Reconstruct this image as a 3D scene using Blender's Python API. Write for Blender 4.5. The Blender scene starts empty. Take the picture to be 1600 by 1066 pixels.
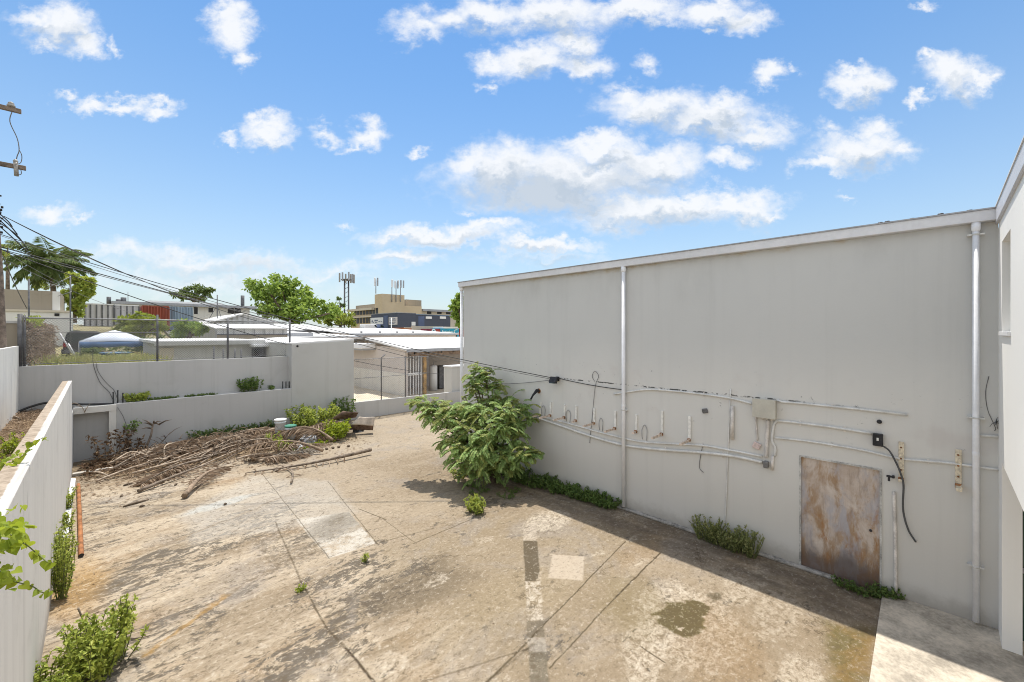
import bpy, math, random
import numpy as np
from mathutils import Vector, Matrix

random.seed(7)
rng = np.random.default_rng(7)
sc = bpy.context.scene
COL = sc.collection
R = math.radians

# ------------------------------------------------------------------ camera
CAM = Vector((0.0, 0.0, 4.3))
FPX, CX, HY = 645.0, 800.0, 520.0          # focal length, centre and horizon in photo pixels
YAW = R(45.22)
FWD = Vector((math.sin(YAW), math.cos(YAW), 0))
RGT = Vector((math.cos(YAW), -math.sin(YAW), 0))
cd = bpy.data.cameras.new('camera')
cam = bpy.data.objects.new('camera', cd); COL.objects.link(cam)
cam.location = CAM
cam.rotation_euler = (R(90), 0, -YAW)
cd.sensor_width = 36.0
cd.lens = 36.0 * FPX / 1600.0
cd.shift_y = -(533.0 - HY) / 1600.0
cd.clip_start = 0.05; cd.clip_end = 6000
sc.camera = cam

# ------------------------------------------------------------------ exposure
sc.view_settings.view_transform = 'Standard'
sc.view_settings.look = 'None'
sc.view_settings.exposure = 0.85
sc.view_settings.gamma = 1.0
sc.cycles.pixel_filter_type = 'BLACKMAN_HARRIS'; sc.cycles.filter_width = 1.0
sc.cycles.max_bounces = 8
sc.cycles.diffuse_bounces = 5
sc.cycles.transparent_max_bounces = 12

# ------------------------------------------------------------------ node helper
class NT:
    def __init__(s, tree):
        s.t = tree; s.n = tree.nodes; s.l = tree.links
    def _set(s, sock, v):
        if hasattr(v, 'is_output'):
            s.l.new(v, sock)
        elif isinstance(v, (tuple, list, Vector)):
            v = list(v)
            if len(sock.default_value) == 4 and len(v) == 3: v = v + [1]
            sock.default_value = v
        else:
            try: sock.default_value = v
            except TypeError: sock.default_value = [v] * len(sock.default_value)
    def node(s, typ, props=None, **ins):
        n = s.n.new(typ)
        for k, v in (props or {}).items(): setattr(n, k, v)
        for k, v in ins.items(): s._set(n.inputs[k.replace('_', ' ')], v)
        return n
    def m(s, op, a, b=0.0, c=None, clamp=False):
        n = s.n.new('ShaderNodeMath'); n.operation = op; n.use_clamp = clamp
        s._set(n.inputs[0], a); s._set(n.inputs[1], b)
        if c is not None: s._set(n.inputs[2], c)
        return n.outputs[0]
    def v(s, op, a, b=(0, 0, 0), out=0):
        n = s.n.new('ShaderNodeVectorMath'); n.operation = op
        s._set(n.inputs[0], a); s._set(n.inputs[1], b)
        return n.outputs['Value'] if op in ('DOT_PRODUCT', 'LENGTH', 'DISTANCE') else n.outputs[0]
    def scale(s, a, f):
        n = s.n.new('ShaderNodeVectorMath'); n.operation = 'SCALE'
        s._set(n.inputs[0], a); s._set(n.inputs['Scale'], f); return n.outputs[0]
    def mix(s, f, a, b, blend='MIX'):
        n = s.n.new('ShaderNodeMix'); n.data_type = 'RGBA'; n.blend_type = blend
        s._set(n.inputs[0], f); s._set(n.inputs[6], a); s._set(n.inputs[7], b)
        return n.outputs[2]
    def noise(s, vec, scale=1.0, detail=4.0, rough=0.55, dist=0.0, col=False):
        n = s.node('ShaderNodeTexNoise', Scale=scale, Detail=detail, Roughness=rough, Distortion=dist)
        s._set(n.inputs['Vector'], vec)
        return n.outputs['Color' if col else 'Fac']
    def step(s, x, lo, hi):
        n = s.n.new('ShaderNodeMapRange'); n.interpolation_type = 'SMOOTHSTEP'
        s._set(n.inputs[0], x); s._set(n.inputs[1], lo); s._set(n.inputs[2], hi)
        return n.outputs[0]
    def comb(s, x, y, z=0.0):
        n = s.n.new('ShaderNodeCombineXYZ')
        for i, q in enumerate((x, y, z)): s._set(n.inputs[i], q)
        return n.outputs[0]
    def sep(s, v):
        n = s.n.new('ShaderNodeSeparateXYZ'); s._set(n.inputs[0], v); return n.outputs
    def mapping(s, vec, sc=(1, 1, 1), rot=(0, 0, 0), loc=(0, 0, 0)):
        n = s.n.new('ShaderNodeMapping')
        s._set(n.inputs[0], vec); n.inputs[1].default_value = loc
        n.inputs[2].default_value = rot; n.inputs[3].default_value = sc
        return n.outputs[0]
    def bump(s, h, strength=0.3, dist=0.01):
        n = s.node('ShaderNodeBump', Strength=strength, Distance=dist)
        s._set(n.inputs['Height'], h); return n.outputs[0]

def ray(px, py):
    return FWD + RGT * ((px - CX) / FPX) + Vector((0, 0, (HY - py) / FPX))
def W(px, py, t):
    return CAM + ray(px, py) * t
def onZ(px, py, z=0.0):
    r = ray(px, py); return CAM + r * ((z - CAM.z) / r.z)
def onX(px, py, x):
    r = ray(px, py); return CAM + r * (x / r.x)
def onY(px, py, y):
    r = ray(px, py); return CAM + r * (y / r.y)
def proj(p):
    d = Vector(p) - CAM; t = d.dot(FWD)
    return (CX + FPX * d.dot(RGT) / t, HY - FPX * d.z / t, t)

# ------------------------------------------------------------------ sun and sky
SUN_DIR = Vector((0.195, 0.27, 1.0)).normalized()
sd = bpy.data.lights.new('sun', 'SUN'); sun = bpy.data.objects.new('sun', sd); COL.objects.link(sun)
sd.energy = 2.9; sd.angle = R(0.6); sd.color = (1.0, 0.955, 0.88)
sun.rotation_euler = SUN_DIR.to_track_quat('Z', 'Y').to_euler()
sun.location = (0, 0, 40)

CLOUDS = [  # photo-pixel centre, radii, strength
 (95,40,55,34,1),(55,28,40,22,.9),(135,70,34,22,1),(75,70,20,10,.6),(185,72,10,10,.55),
 (362,42,36,38,1),(378,82,24,18,.9),(345,22,30,20,.9),
 (150,168,40,13,.8),(190,172,42,14,.95),(245,178,38,14,.95),(98,160,22,9,.75),
 (418,205,42,22,1),(405,190,25,14,.8),(358,216,18,7,.65),
 (574,212,32,22,1),(550,224,24,8,.7),(505,214,22,12,.7),
 (72,330,42,16,.75),(120,342,25,7,.6),
 (655,228,14,8,.65),(652,45,50,22,.8),(700,30,60,26,.9),(760,20,80,26,.95),(860,25,110,32,1),(985,12,130,24,1),(1120,14,70,24,1),(1165,40,36,26,1),(890,68,42,30,.85),
 (830,98,72,30,1),(910,106,42,22,.9),(770,95,34,20,.9),(755,132,14,10,.6),
 (1015,90,22,16,.65),(1108,46,16,7,.65),(1203,120,27,18,.95),(1240,112,14,8,.5),
 (1345,130,44,28,1),(1330,110,24,14,.9),(1495,120,54,30,1),(1465,96,26,12,.9),(1435,155,16,10,.8),(1530,125,26,14,.9),
 (1020,165,84,32,1),(990,150,40,20,.9),(1110,180,90,32,1),(1180,208,60,24,.9),(1130,160,50,20,.9),
 (1345,238,78,34,1),(1285,262,46,16,.9),(1375,205,34,24,.9),(1400,240,40,14,.8),(1300,200,24,12,.6),
 (890,274,185,54,1),(790,268,98,46,1),(740,250,48,24,.9),(1010,248,120,34,1),(940,225,80,24,1),(1140,250,40,18,.85),(860,302,140,28,1),(700,372,110,14,.9),
 (1030,328,170,30,1),(1150,322,84,24,1),(950,318,70,16,.8),(1080,310,80,16,.9),(1200,335,40,10,.8),
 (690,366,120,17,1),(760,355,70,12,.9),(845,380,92,14,1),(620,368,50,10,.8),(540,346,16,6,.5),
 (635,405,54,16,.8),(300,405,130,20,.65),(200,398,80,18,.6),(400,415,120,16,.6),(520,425,90,12,.5),(330,440,220,26,.45),(860,400,140,12,.35),(1130,200,40,16,.7),
 (1320,310,18,6,.5),(735,327,18,7,.5),(1440,4,20,8,.7)]
SHADES = [(860,306,150,34,1.1),(760,294,80,26,.95),(990,290,90,20,.8),(1040,346,150,15,.8),(680,376,110,10,.7),(830,388,80,8,.6),(630,414,45,8,.5),(330,420,200,18,.55),(1320,258,60,14,.25),(860,45,70,22,.3),(75,340,40,8,.5),(640,50,40,18,.35)]

world = bpy.data.worlds.new('World'); sc.world = world
world.use_nodes = True
try: world.cycles.sampling_method = 'MANUAL'; world.cycles.sample_map_resolution = 512
except Exception: pass
wt = NT(world.node_tree)
for n in list(wt.n): wt.n.remove(n)
sky = wt.node('ShaderNodeTexSky', dict(sky_type='NISHITA', sun_disc=False, sun_elevation=math.asin(SUN_DIR.z),
              sun_rotation=math.atan2(SUN_DIR.x, SUN_DIR.y), altitude=20, air_density=1.0, dust_density=0.15, ozone_density=2.2))
D = wt.node('ShaderNodeTexCoord').outputs['Generated']
df = wt.v('DOT_PRODUCT', D, tuple(FWD)); dr = wt.v('DOT_PRODUCT', D, tuple(RGT)); dz = wt.sep(D)[2]
dfm = wt.m('MAXIMUM', df, 0.05)
U = wt.m('DIVIDE', dr, dfm); V = wt.m('DIVIDE', dz, dfm)
uv = wt.comb(U, V, 0.0)
w1 = wt.noise(wt.mapping(uv, (1, 1.35, 1)), 7.0, 6, 0.6, 0.0, col=True)
w2 = wt.noise(wt.mapping(uv, (1, 1.3, 1)), 30.0, 5, 0.6, 0.0, col=True)
off = wt.v('ADD', wt.scale(wt.v('SUBTRACT', w1, (.5, .5, .5)), 0.16), wt.scale(wt.v('SUBTRACT', w2, (.5, .5, .5)), 0.05))
uvw = wt.v('MULTIPLY', wt.v('ADD', uv, off), (1, 1, 0))
def blobs(lst, coord):
    acc = None
    for (cx, cy, rx, ry, s) in lst:
        d = wt.v('MULTIPLY', wt.v('SUBTRACT', coord, ((cx - CX) / FPX, (HY - cy) / FPX, 0)), (FPX / rx, FPX / ry, 0))
        e = wt.m('MULTIPLY', wt.m('SUBTRACT', 1.25, wt.v('LENGTH', d)), s)
        acc = e if acc is None else wt.m('SMOOTH_MAX', acc, e, 0.12)
    return acc
dens = blobs(CLOUDS, uvw)
fine = wt.noise(wt.mapping(uv, (1, 1.3, 1)), 26.0, 7, 0.65, 0.3)
dens = wt.m('ADD', dens, wt.m('MULTIPLY', wt.m('SUBTRACT', fine, 0.5), 0.95))
alpha = wt.step(dens, -0.10, 1.0)
BIG = [b for b in CLOUDS if b[2] >= 40 and b[3] >= 14]
above = blobs([(x, y, rx * .95, ry * .95, s) for x, y, rx, ry, s in BIG], wt.v('ADD', uvw, (-0.012, 0.040, 0)))
billow = wt.noise(wt.mapping(uvw, (1, 1.6, 1)), 16.0, 5, 0.6, 0.6)
shade = wt.step(wt.m('ADD', above, wt.m('MULTIPLY', wt.m('SUBTRACT', billow, 0.5), 1.1)), 0.35, 1.25)
shade = wt.m('MAXIMUM', shade, wt.m('MULTIPLY', wt.step(blobs(SHADES[:8], uvw), 0.05, 0.95), 0.85))
front = wt.step(df, 0.05, 0.2)
# brighter clouds added outside the frame, as white fill for the shade
dome = wt.noise(wt.scale(D, 1.0), 2.6, 7, 0.6, 0.4)
inframe = wt.m('MULTIPLY', wt.step(df, 0.15, 0.3), wt.m('SUBTRACT', 1.0, wt.step(V, 0.85, 1.1)))
alpha2 = wt.m('MULTIPLY', wt.step(dome, 0.42, 0.56), wt.m('SUBTRACT', 1.0, inframe))
alpha = wt.m('MAXIMUM', wt.m('MULTIPLY', alpha, inframe), alpha2)
SKYK = 0.10
cl_hi = (5.35, 5.45, 5.6); cl_lo = (3.05, 3.5, 4.05)
ccol = wt.mix(shade, cl_hi, cl_lo)
hs = wt.node('ShaderNodeHueSaturation', Saturation=1.3, Value=1.02, Hue=0.497)
wt.l.new(sky.outputs[0], hs.inputs['Color'])
hz = wt.m('POWER', 2.718, wt.m('MULTIPLY', wt.m('MAXIMUM', dz, 0.0), -3.3))
skyc = wt.mix(wt.m('MULTIPLY', hz, 0.95), hs.outputs[0], (3.6, 4.05, 4.2))
ccol = wt.mix(inframe, (8.5, 8.4, 8.2), ccol)
mixc = wt.mix(wt.m('MULTIPLY', alpha, 0.95), skyc, ccol)
bg = wt.node('ShaderNodeBackground', Strength=SKYK); wt.l.new(mixc, bg.inputs[0])
wo = wt.n.new('ShaderNodeOutputWorld'); wt.l.new(bg.outputs[0], wo.inputs[0])

# ------------------------------------------------------------------ mesh builder
OFF = {}
class MB:
    def __init__(s): s.V = []; s.F = []; s.S = []
    def add(s, vs, fs, smooth=False):
        b = len(s.V); s.V += [Vector(v) for v in vs]
        s.F += [tuple(b + i for i in f) for f in fs]; s.S += [smooth] * len(fs); return s
    def box(s, x0, x1, y0, y1, z0, z1):
        v = [(x, y, z) for z in (z0, z1) for y in (y0, y1) for x in (x0, x1)]
        return s.add(v, [(0, 2, 3, 1), (4, 5, 7, 6), (0, 1, 5, 4), (2, 6, 7, 3), (0, 4, 6, 2), (1, 3, 7, 5)])
    def obox(s, c, size, rot=None):
        M = rot if rot is not None else Matrix.Identity(3)
        c = Vector(c); h = [q / 2 for q in size]
        v = [c + M @ Vector((x * h[0], y * h[1], z * h[2])) for z in (-1, 1) for y in (-1, 1) for x in (-1, 1)]
        return s.add(v, [(0, 2, 3, 1), (4, 5, 7, 6), (0, 1, 5, 4), (2, 6, 7, 3), (0, 4, 6, 2), (1, 3, 7, 5)])
    def prism(s, poly, axis, a, b):
        """extrude a 2-D outline along axis 'x','y' or 'z' from a to b"""
        def p(u, w, q):
            return {'x': (q, u, w), 'y': (u, q, w), 'z': (u, w, q)}[axis]
        n = len(poly)
        v = [p(u, w, a) for u, w in poly] + [p(u, w, b) for u, w in poly]
        f = [tuple(range(n))[::-1], tuple(range(n, 2 * n))] + [(i, (i + 1) % n, n + (i + 1) % n, n + i) for i in range(n)]
        return s.add(v, f)
    def tube(s, pts, r, n=8, cap=True, smooth=True):
        pts = [Vector(p) for p in pts]; k = len(pts)
        rs = list(r) if isinstance(r, (list, tuple)) else [r] * k
        vs = []; prev = None
        for i, p in enumerate(pts):
            d = (pts[min(i + 1, k - 1)] - pts[max(i - 1, 0)]).normalized()
            if prev is None:
                a = d.cross(Vector((0, 0, 1)))
                if a.length < 1e-3: a = d.cross(Vector((1, 0, 0)))
                a.normalize()
            else:
                a = (prev - d * prev.dot(d))
                if a.length < 1e-6: a = d.orthogonal()
                a.normalize()
            prev = a; b = d.cross(a)
            vs += [p + (a * math.cos(2 * math.pi * j / n) + b * math.sin(2 * math.pi * j / n)) * rs[i] for j in range(n)]
        fs = [(i * n + j, i * n + (j + 1) % n, (i + 1) * n + (j + 1) % n, (i + 1) * n + j) for i in range(k - 1) for j in range(n)]
        s.add(vs, fs, smooth)
        if cap:
            b = len(s.V) - k * n
            s.F += [tuple(b + j for j in range(n))[::-1], tuple(b + (k - 1) * n + j for j in range(n))]; s.S += [False, False]
        return s
    def lathe(s, c, prof, n=16, axis=Vector((0, 0, 1)), smooth=True):
        c = Vector(c); q = Vector((0, 0, 1)).rotation_difference(axis)
        vs = [c + q @ Vector((r * math.cos(2 * math.pi * j / n), r * math.sin(2 * math.pi * j / n), z)) for r, z in prof for j in range(n)]
        k = len(prof)
        fs = [(i * n + j, i * n + (j + 1) % n, (i + 1) * n + (j + 1) % n, (i + 1) * n + j) for i in range(k - 1) for j in range(n)]
        s.add(vs, fs, smooth)
        b = len(s.V) - k * n
        s.F += [tuple(b + j for j in range(n))[::-1], tuple(b + (k - 1) * n + j for j in range(n))]; s.S += [False, False]
        return s
    def quad(s, a, b, c, d): return s.add([a, b, c, d], [(0, 1, 2, 3)])
    def rotz(s, a, piv):
        M = Matrix.Rotation(a, 3, 'Z'); piv = Vector(piv)
        s.V = [piv + M @ (v - piv) for v in s.V]; return s
    def build(s, name, mat, parent=None, label=None, cat=None, group=None, kind=None, bevel=0.0, origin=None):
        return mesh_obj(name, np.array([tuple(v) for v in s.V]), s.F, s.S, mat, parent, label, cat, group, kind, bevel, origin)

def mesh_obj(name, V, F, S, mat, parent=None, label=None, cat=None, group=None, kind=None, bevel=0.0, origin=None):
    V = np.asarray(V, dtype=float)
    if parent is not None: off = OFF[parent.name]
    else:
        if origin is None:
            off = np.array([(V[:, 0].min() + V[:, 0].max()) / 2, (V[:, 1].min() + V[:, 1].max()) / 2, V[:, 2].min()])
        else: off = np.array(tuple(origin), dtype=float)
    me = bpy.data.meshes.new(name)
    me.from_pydata((V - off).tolist(), [], F if isinstance(F, list) else F.tolist())
    if S is not None and any(S): me.polygons.foreach_set('use_smooth', list(S))
    me.validate(); me.update()
    o = bpy.data.objects.new(name, me); COL.objects.link(o)
    if mat: me.materials.append(mat)
    OFF[o.name] = off
    if parent is not None: o.parent = parent
    else: o.location = off
    tag(o, label, cat, group, kind)
    if bevel:
        b = o.modifiers.new('bevel', 'BEVEL'); b.width = bevel; b.segments = 2; b.limit_method = 'ANGLE'
    return o
def tag(o, label=None, cat=None, group=None, kind=None):
    if label: o['label'] = label
    if cat: o['category'] = cat
    if group: o['group'] = group
    if kind: o['kind'] = kind
def thing(name, label, cat, loc, group=None):
    o = bpy.data.objects.new(name, None); COL.objects.link(o)
    o.empty_display_size = 0.2
    o.location = loc; OFF[o.name] = np.array(tuple(loc), dtype=float)
    tag(o, label, cat, group); return o
def copy_tree(o, loc=None, label=None, parent=None):
    c = o.copy(); COL.objects.link(c)
    if parent is not None: c.parent = parent
    OFF[c.name] = OFF[o.name]
    for ch in list(o.children): copy_tree(ch, parent=c)
    if loc is not None: c.location = loc
    if label: c['label'] = label
    return c

# ------------------------------------------------------------------ materials
def newmat(name):
    m = bpy.data.materials.new(name); m.use_nodes = True
    t = NT(m.node_tree)
    for n in list(t.n): t.n.remove(n)
    out = t.n.new('ShaderNodeOutputMaterial')
    b = t.n.new('ShaderNodeBsdfPrincipled'); t.l.new(b.outputs[0], out.inputs[0])
    pos = t.n.new('ShaderNodeNewGeometry').outputs['Position']
    return m, t, b, pos, out
def simple(name, col, rough=0.7, metal=0.0, var=0.12, scale=3.0, bump=0.0, spec=0.3):
    m, t, b, pos, out = newmat(name)
    n = t.noise(pos, scale, 5, 0.6)
    n2 = t.noise(pos, scale * 9, 3, 0.6)
    f = t.m('ADD', t.m('MULTIPLY', n, 0.7), t.m('MULTIPLY', n2, 0.3))
    lo = [c * (1 - var * 1.6) for c in col]; hi = [min(1, c * (1 + var * 1.4)) for c in col]
    t._set(b.inputs['Base Color'], t.mix(t.step(f, 0.3, 0.7), lo, hi))
    b.inputs['Roughness'].default_value = rough; b.inputs['Metallic'].default_value = metal
    b.inputs['Specular IOR Level'].default_value = spec
    if bump: t._set(b.inputs['Normal'], t.bump(n2, bump, 0.01))
    return m
def painted(name, col, stain=(0.2, 0.19, 0.17), amt=0.25, streak=1.0, rough=0.85, low=None):
    """painted render: big soft tone patches, vertical run-off streaks, small spots"""
    m, t, b, pos, out = newmat(name)
    big = t.noise(pos, 0.35, 4, 0.5)
    c = t.mix(t.step(big, 0.3, 0.72), [q * 0.95 for q in col], [min(1, q * 1.05) for q in col])
    st = t.noise(t.mapping(pos, (3.0, 3.0, 0.12)), 1.3, 5, 0.62)
    c = t.mix(t.m('MULTIPLY', t.step(st, 0.5, 0.85), amt * streak), c, stain)
    sp = t.noise(pos, 7.0, 5, 0.7)
    c = t.mix(t.m('MULTIPLY', t.step(sp, 0.64, 0.78), amt * 0.9), c, stain)
    bl = t.noise(pos, 1.1, 6, 0.65, 0.6)
    c = t.mix(t.m('MULTIPLY', t.step(bl, 0.55, 0.8), amt * 0.6), c, stain)
    if low is not None:                       # splash dirt along the foot of the wall
        z = t.sep(pos)[2]
        dirt = t.m('MULTIPLY', t.m('SUBTRACT', 1.0, t.step(t.m('ADD', z, t.m('MULTIPLY', t.noise(pos, 2.2, 5, .7), -0.9)), low - 0.45, low + 0.1)), 0.6)
        c = t.mix(dirt, c, stain)
    t._set(b.inputs['Base Color'], c)
    b.inputs['Roughness'].default_value = rough
    b.inputs['Specular IOR Level'].default_value = 0.2
    t._set(b.inputs['Normal'], t.bump(t.noise(pos, 18, 6, 0.7), 0.18, 0.012))
    return m
# ------------------------------------------------------------------ the yard's concrete
def yard_material():
    m, t, b, pos, out = newmat('weathered_concrete')
    p = t.v('MULTIPLY', pos, (1, 1, 0))
    wn = t.v('SUBTRACT', t.noise(p, 1.6, 6, 0.65, 0, col=True), (.5, .5, .5))
    wf = t.v('SUBTRACT', t.noise(p, 9.0, 4, 0.65, 0, col=True), (.5, .5, .5))
    soft = t.v('MULTIPLY', t.v('ADD', p, t.v('ADD', t.scale(wn, 0.55), t.scale(wf, 0.12))), (1, 1, 0))
    hard = t.v('MULTIPLY', t.v('ADD', p, t.v('ADD', t.scale(wn, 0.05), t.scale(wf, 0.03))), (1, 1, 0))
    blob = t.v('MULTIPLY', t.v('ADD', p, t.v('ADD', t.scale(wn, 0.8), t.scale(wf, 0.22))), (1, 1, 0))
    def G(px, py):
        q = onZ(px, py); return (q.x, q.y)
    def poly(pts, edge, co):
        """mask of a convex outline given by ground points"""
        pts = [Vector(q) for q in pts]
        area = sum(pts[i].x * pts[(i + 1) % len(pts)].y - pts[(i + 1) % len(pts)].x * pts[i].y for i in range(len(pts)))
        if area < 0: pts = pts[::-1]
        acc = None
        for i in range(len(pts)):
            a, c = pts[i], pts[(i + 1) % len(pts)]
            d = (c - a).normalized(); n = Vector((-d.y, d.x))
            h = t.m('SUBTRACT', t.v('DOT_PRODUCT', co, (n.x, n.y, 0)), n.dot(a))
            acc = h if acc is None else t.m('MINIMUM', acc, h)
        return t.step(acc, -edge, edge)
    def line(a, c, w, edge, co):
        a, c = Vector(a), Vector(c); d = (c - a).normalized(); n = Vector((-d.y, d.x)) * w / 2
        return poly([a + n, c + n, c - n, a - n], edge, co)
    def ell(px, py, rx, ry, rot, edge, co):
        q = G(px, py)
        mp = t.mapping(t.v('SUBTRACT', co, (q[0], q[1], 0)), (1, 1, 1), (0, 0, -R(rot)))
        d = t.v('LENGTH', t.v('MULTIPLY', mp, (1 / rx, 1 / ry, 0)))
        return t.m('SUBTRACT', 1.0, t.step(d, 1 - edge, 1 + edge))
    def mul(*a):
        r = a[0]
        for q in a[1:]: r = t.m('MULTIPLY', r, q)
        return r
    big = t.noise(p, 0.33, 5, 0.55)
    med = t.noise(p, 1.3, 6, 0.62, 0.4)
    strk = t.noise(t.mapping(p, (0.45, 2.6, 1), (0, 0, R(26))), 1.0, 7, 0.66, 0.35)
    strk2 = t.noise(t.mapping(p, (1.2, 7.0, 1), (0, 0, R(26)), (3, 7, 0)), 1.0, 6, 0.7, 0.5)
    spk = t.noise(p, 26, 5, 0.8)
    spk2 = t.noise(p, 11, 6, 0.72)
    grit = t.noise(t.mapping(p, (1, 1.5, 1), (0, 0, R(26)), (2, 3, 0)), 7.5, 10, 0.82, 0.5)
    grit2 = t.noise(t.v('ADD', p, (12, 4, 0)), 16, 8, 0.8, 0.3)
    c = t.mix(t.step(big, 0.32, 0.7), (0.37, 0.305, 0.225), (0.50, 0.43, 0.335))
    x = t.sep(p)[0]; y = t.sep(p)[1]
    left = t.m('SUBTRACT', 1.0, t.step(t.m('ADD', x, t.m('MULTIPLY', wn_x(t, wn), 1.5)), 2.6, 4.4))      # left bays: rougher, streaked
    right = t.m('SUBTRACT', 1.0, left)
    # bay tones
    bayR = poly([G(600, 855), G(820, 800), G(1010, 830), G(860, 1066), G(600, 1066), G(520, 960)], .25, soft)
    c = t.mix(mul(bayR, 0.55), c, (0.36, 0.30, 0.215))
    far = t.step(t.m('ADD', y, t.m('MULTIPLY', wn_x(t, wn), 3.0)), 12.5, 16.0)
    c = t.mix(mul(far, 0.55), c, (0.55, 0.485, 0.39))
    # pale scoured streaks and dark growth, stronger on the left
    c = t.mix(mul(t.step(strk, 0.52, 0.68), t.m('MULTIPLY_ADD', left, 0.5, 0.22)), c, (0.66, 0.58, 0.46))
    c = t.mix(mul(t.step(strk2, 0.55, 0.74), t.m('MULTIPLY_ADD', left, 0.6, 0.16)), c, (0.235, 0.195, 0.145))
    c = t.mix(mul(t.step(med, 0.54, 0.74), 0.42), c, (0.29, 0.23, 0.155))
    c = t.mix(mul(t.step(t.noise(p, 0.9, 7, 0.7, 0.8), 0.57, 0.7), 0.5, t.m('MULTIPLY_ADD', left, .5, .35)), c, (0.62, 0.57, 0.49))
    ppl = t.noise(t.v('ADD', p, (31, 17, 0)), 0.55, 5, 0.6)
    c = t.mix(mul(t.step(ppl, 0.5, 0.72), 0.6, left), c, (0.47, 0.34, 0.215))
    c = t.mix(mul(left, t.step(t.noise(t.mapping(p, (.35, 1.3, 1), (0, 0, R(26)), (7, 1, 0)), 1.0, 6, .65, .4), .42, .62), .8), c, (0.66, 0.575, 0.455))
    # dark lichen crusts
    crust = t.noise(t.mapping(p, (1.1, 2.2, 1), (0, 0, R(26)), (9, 2, 0)), 1.5, 9, 0.76, 0.6)
    reg = None
    for (px, py, rx, ry, s) in [(225,895,2.0,.9,1),(300,850,2.2,.8,.8),(395,815,1.6,.7,1),(350,850,1.3,.5,.8),(480,1020,1.0,.5,1),(300,965,1.2,.5,.7),
                                (560,950,1.1,.5,1),(540,900,1.5,.6,.8),(230,1040,1.2,.5,.8),(200,780,2.2,.9,.6),(180,830,1.6,.6,.6),(430,760,1.2,.5,.4),
                                (760,790,1.0,.5,.6),(640,905,1.0,.35,.8),(505,830,.8,.5,.9),(420,1055,1.0,.4,.8),(855,1000,.4,.3,.9),(700,735,1.0,.4,.5),(520,1010,.7,.3,.8)]:
        e = t.m('MULTIPLY', ell(px, py, rx, ry, 26, 0.55, soft), s)
        reg = e if reg is None else t.m('MAXIMUM', reg, e)
    c = t.mix(mul(t.step(t.m('ADD', t.m('ADD', crust, t.m('MULTIPLY', t.m('SUBTRACT', grit, 0.5), 0.75)), t.m('MULTIPLY', reg, 0.145)), 0.62, 0.655), 0.85), c, t.mix(grit2, (0.06, 0.056, 0.052), (0.27, 0.25, 0.225)))
    # mud-brown wash across the middle
    c = t.mix(mul(poly([G(545, 930), G(700, 870), G(735, 900), G(600, 985)], .35, blob), t.m('MULTIPLY_ADD', spk2, .7, .25)), c, (0.17, 0.145, 0.115))
    c = t.mix(mul(t.step(t.noise(t.v('ADD', p, (55, 23, 0)), .62, 7, .68, .5), .5, .64), .5), c, (0.40, 0.372, 0.345))
    # pale repair slab with grey blotches
    q1 = poly([G(392, 745), G(512, 752), G(560, 800), G(470, 822), G(300, 850), G(290, 800)], .18, soft)
    c = t.mix(mul(q1, t.m('MULTIPLY_ADD', med, .7, .1)), c, (0.60, 0.585, 0.545))
    q2 = poly([G(462, 812), G(545, 800), G(587, 849), G(514, 873)], .02, hard)
    c = t.mix(mul(q2, t.step(t.m('ADD', t.noise(p, 2.2, 7, .7, .4), t.m('MULTIPLY', t.m('SUBTRACT', grit2, .5), .6)), .36, .56)), c, (0.69, 0.665, 0.61))
    c = t.mix(mul(q2, ell(528, 818, .75, .5, 20, .5, blob), .75), c, (0.27, 0.25, 0.215))
    c = t.mix(mul(ell(345, 787, .75, .22, 10, .4, soft), .7), c, (0.62, 0.66, 0.66))
    q3 = poly([G(385, 842), G(455, 812), G(505, 868), G(430, 898)], .06, soft)
    c = t.mix(mul(q3, t.step(spk2, .42, .6), .75), c, (0.22, 0.195, 0.165))
    # rusty drainage line at the left
    c = t.mix(mul(line(G(228, 1024), G(352, 930), .07, .05, soft), .75), c, (0.47, 0.29, 0.10))
    c = t.mix(mul(line(G(352, 930), G(500, 848), .09, .06, soft), t.m('MULTIPLY_ADD', spk2, 1.2, -.1)), c, (0.20, 0.16, 0.12))
    c = t.mix(mul(line(G(120, 905), G(460, 770), .05, .05, soft), t.m('MULTIPLY_ADD', med, 1.4, -.25)), c, (0.25, 0.18, 0.10))
    c = t.mix(mul(line(G(0, 980), G(330, 865), .05, .05, soft), t.m('MULTIPLY_ADD', med, 1.2, -.25)), c, (0.25, 0.18, 0.10))
    c = t.mix(mul(ell(120, 915, .35, 1.1, 0, .6, soft), .6), c, (0.56, 0.36, 0.15))
    # pale pours on the right
    for (px, py, rx, ry, rot, s) in [(857,812,.62,.42,0,1),(1075,970,.95,.72,20,.95),(1000,1005,.5,.26,10,.9),(970,800,.5,.25,0,.5),(1010,1042,.45,.2,0,.8),(755,843,.2,.12,0,.8),(1165,905,.9,.3,0,.7),(690,905,.25,.14,0,.7),(985,840,.2,.07,0,.8),(1000,880,.28,.1,0,.9),(935,865,.16,.06,0,.7),(1250,1060,.5,.22,0,.8),(610,1040,.22,.3,0,.6),(1010,960,.6,.2,40,.5),(1210,960,.8,.3,0,.5)]:
        c = t.mix(mul(ell(px, py, rx, ry, rot, .16, soft), t.m('MULTIPLY', t.step(t.m('ADD', grit, t.m('MULTIPLY', grit2, .5)), .85, .62), .85 * s)), c, (0.76, 0.695, 0.59))
    c = t.mix(mul(ell(990, 945, .75, .5, 30, .5, blob), .5), c, (0.27, 0.225, 0.13))
    c = t.mix(mul(ell(1130, 1010, .9, .5, 30, .5, blob), .45), c, (0.36, 0.25, 0.14))
    c = t.mix(mul(ell(1170, 860, .9, .35, 0, .5, blob), .45), c, (0.38, 0.26, 0.15))
    c = t.mix(mul(ell(1000, 860, .8, .3, 0, .6, blob), .4), c, (0.34, 0.24, 0.14))
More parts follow.
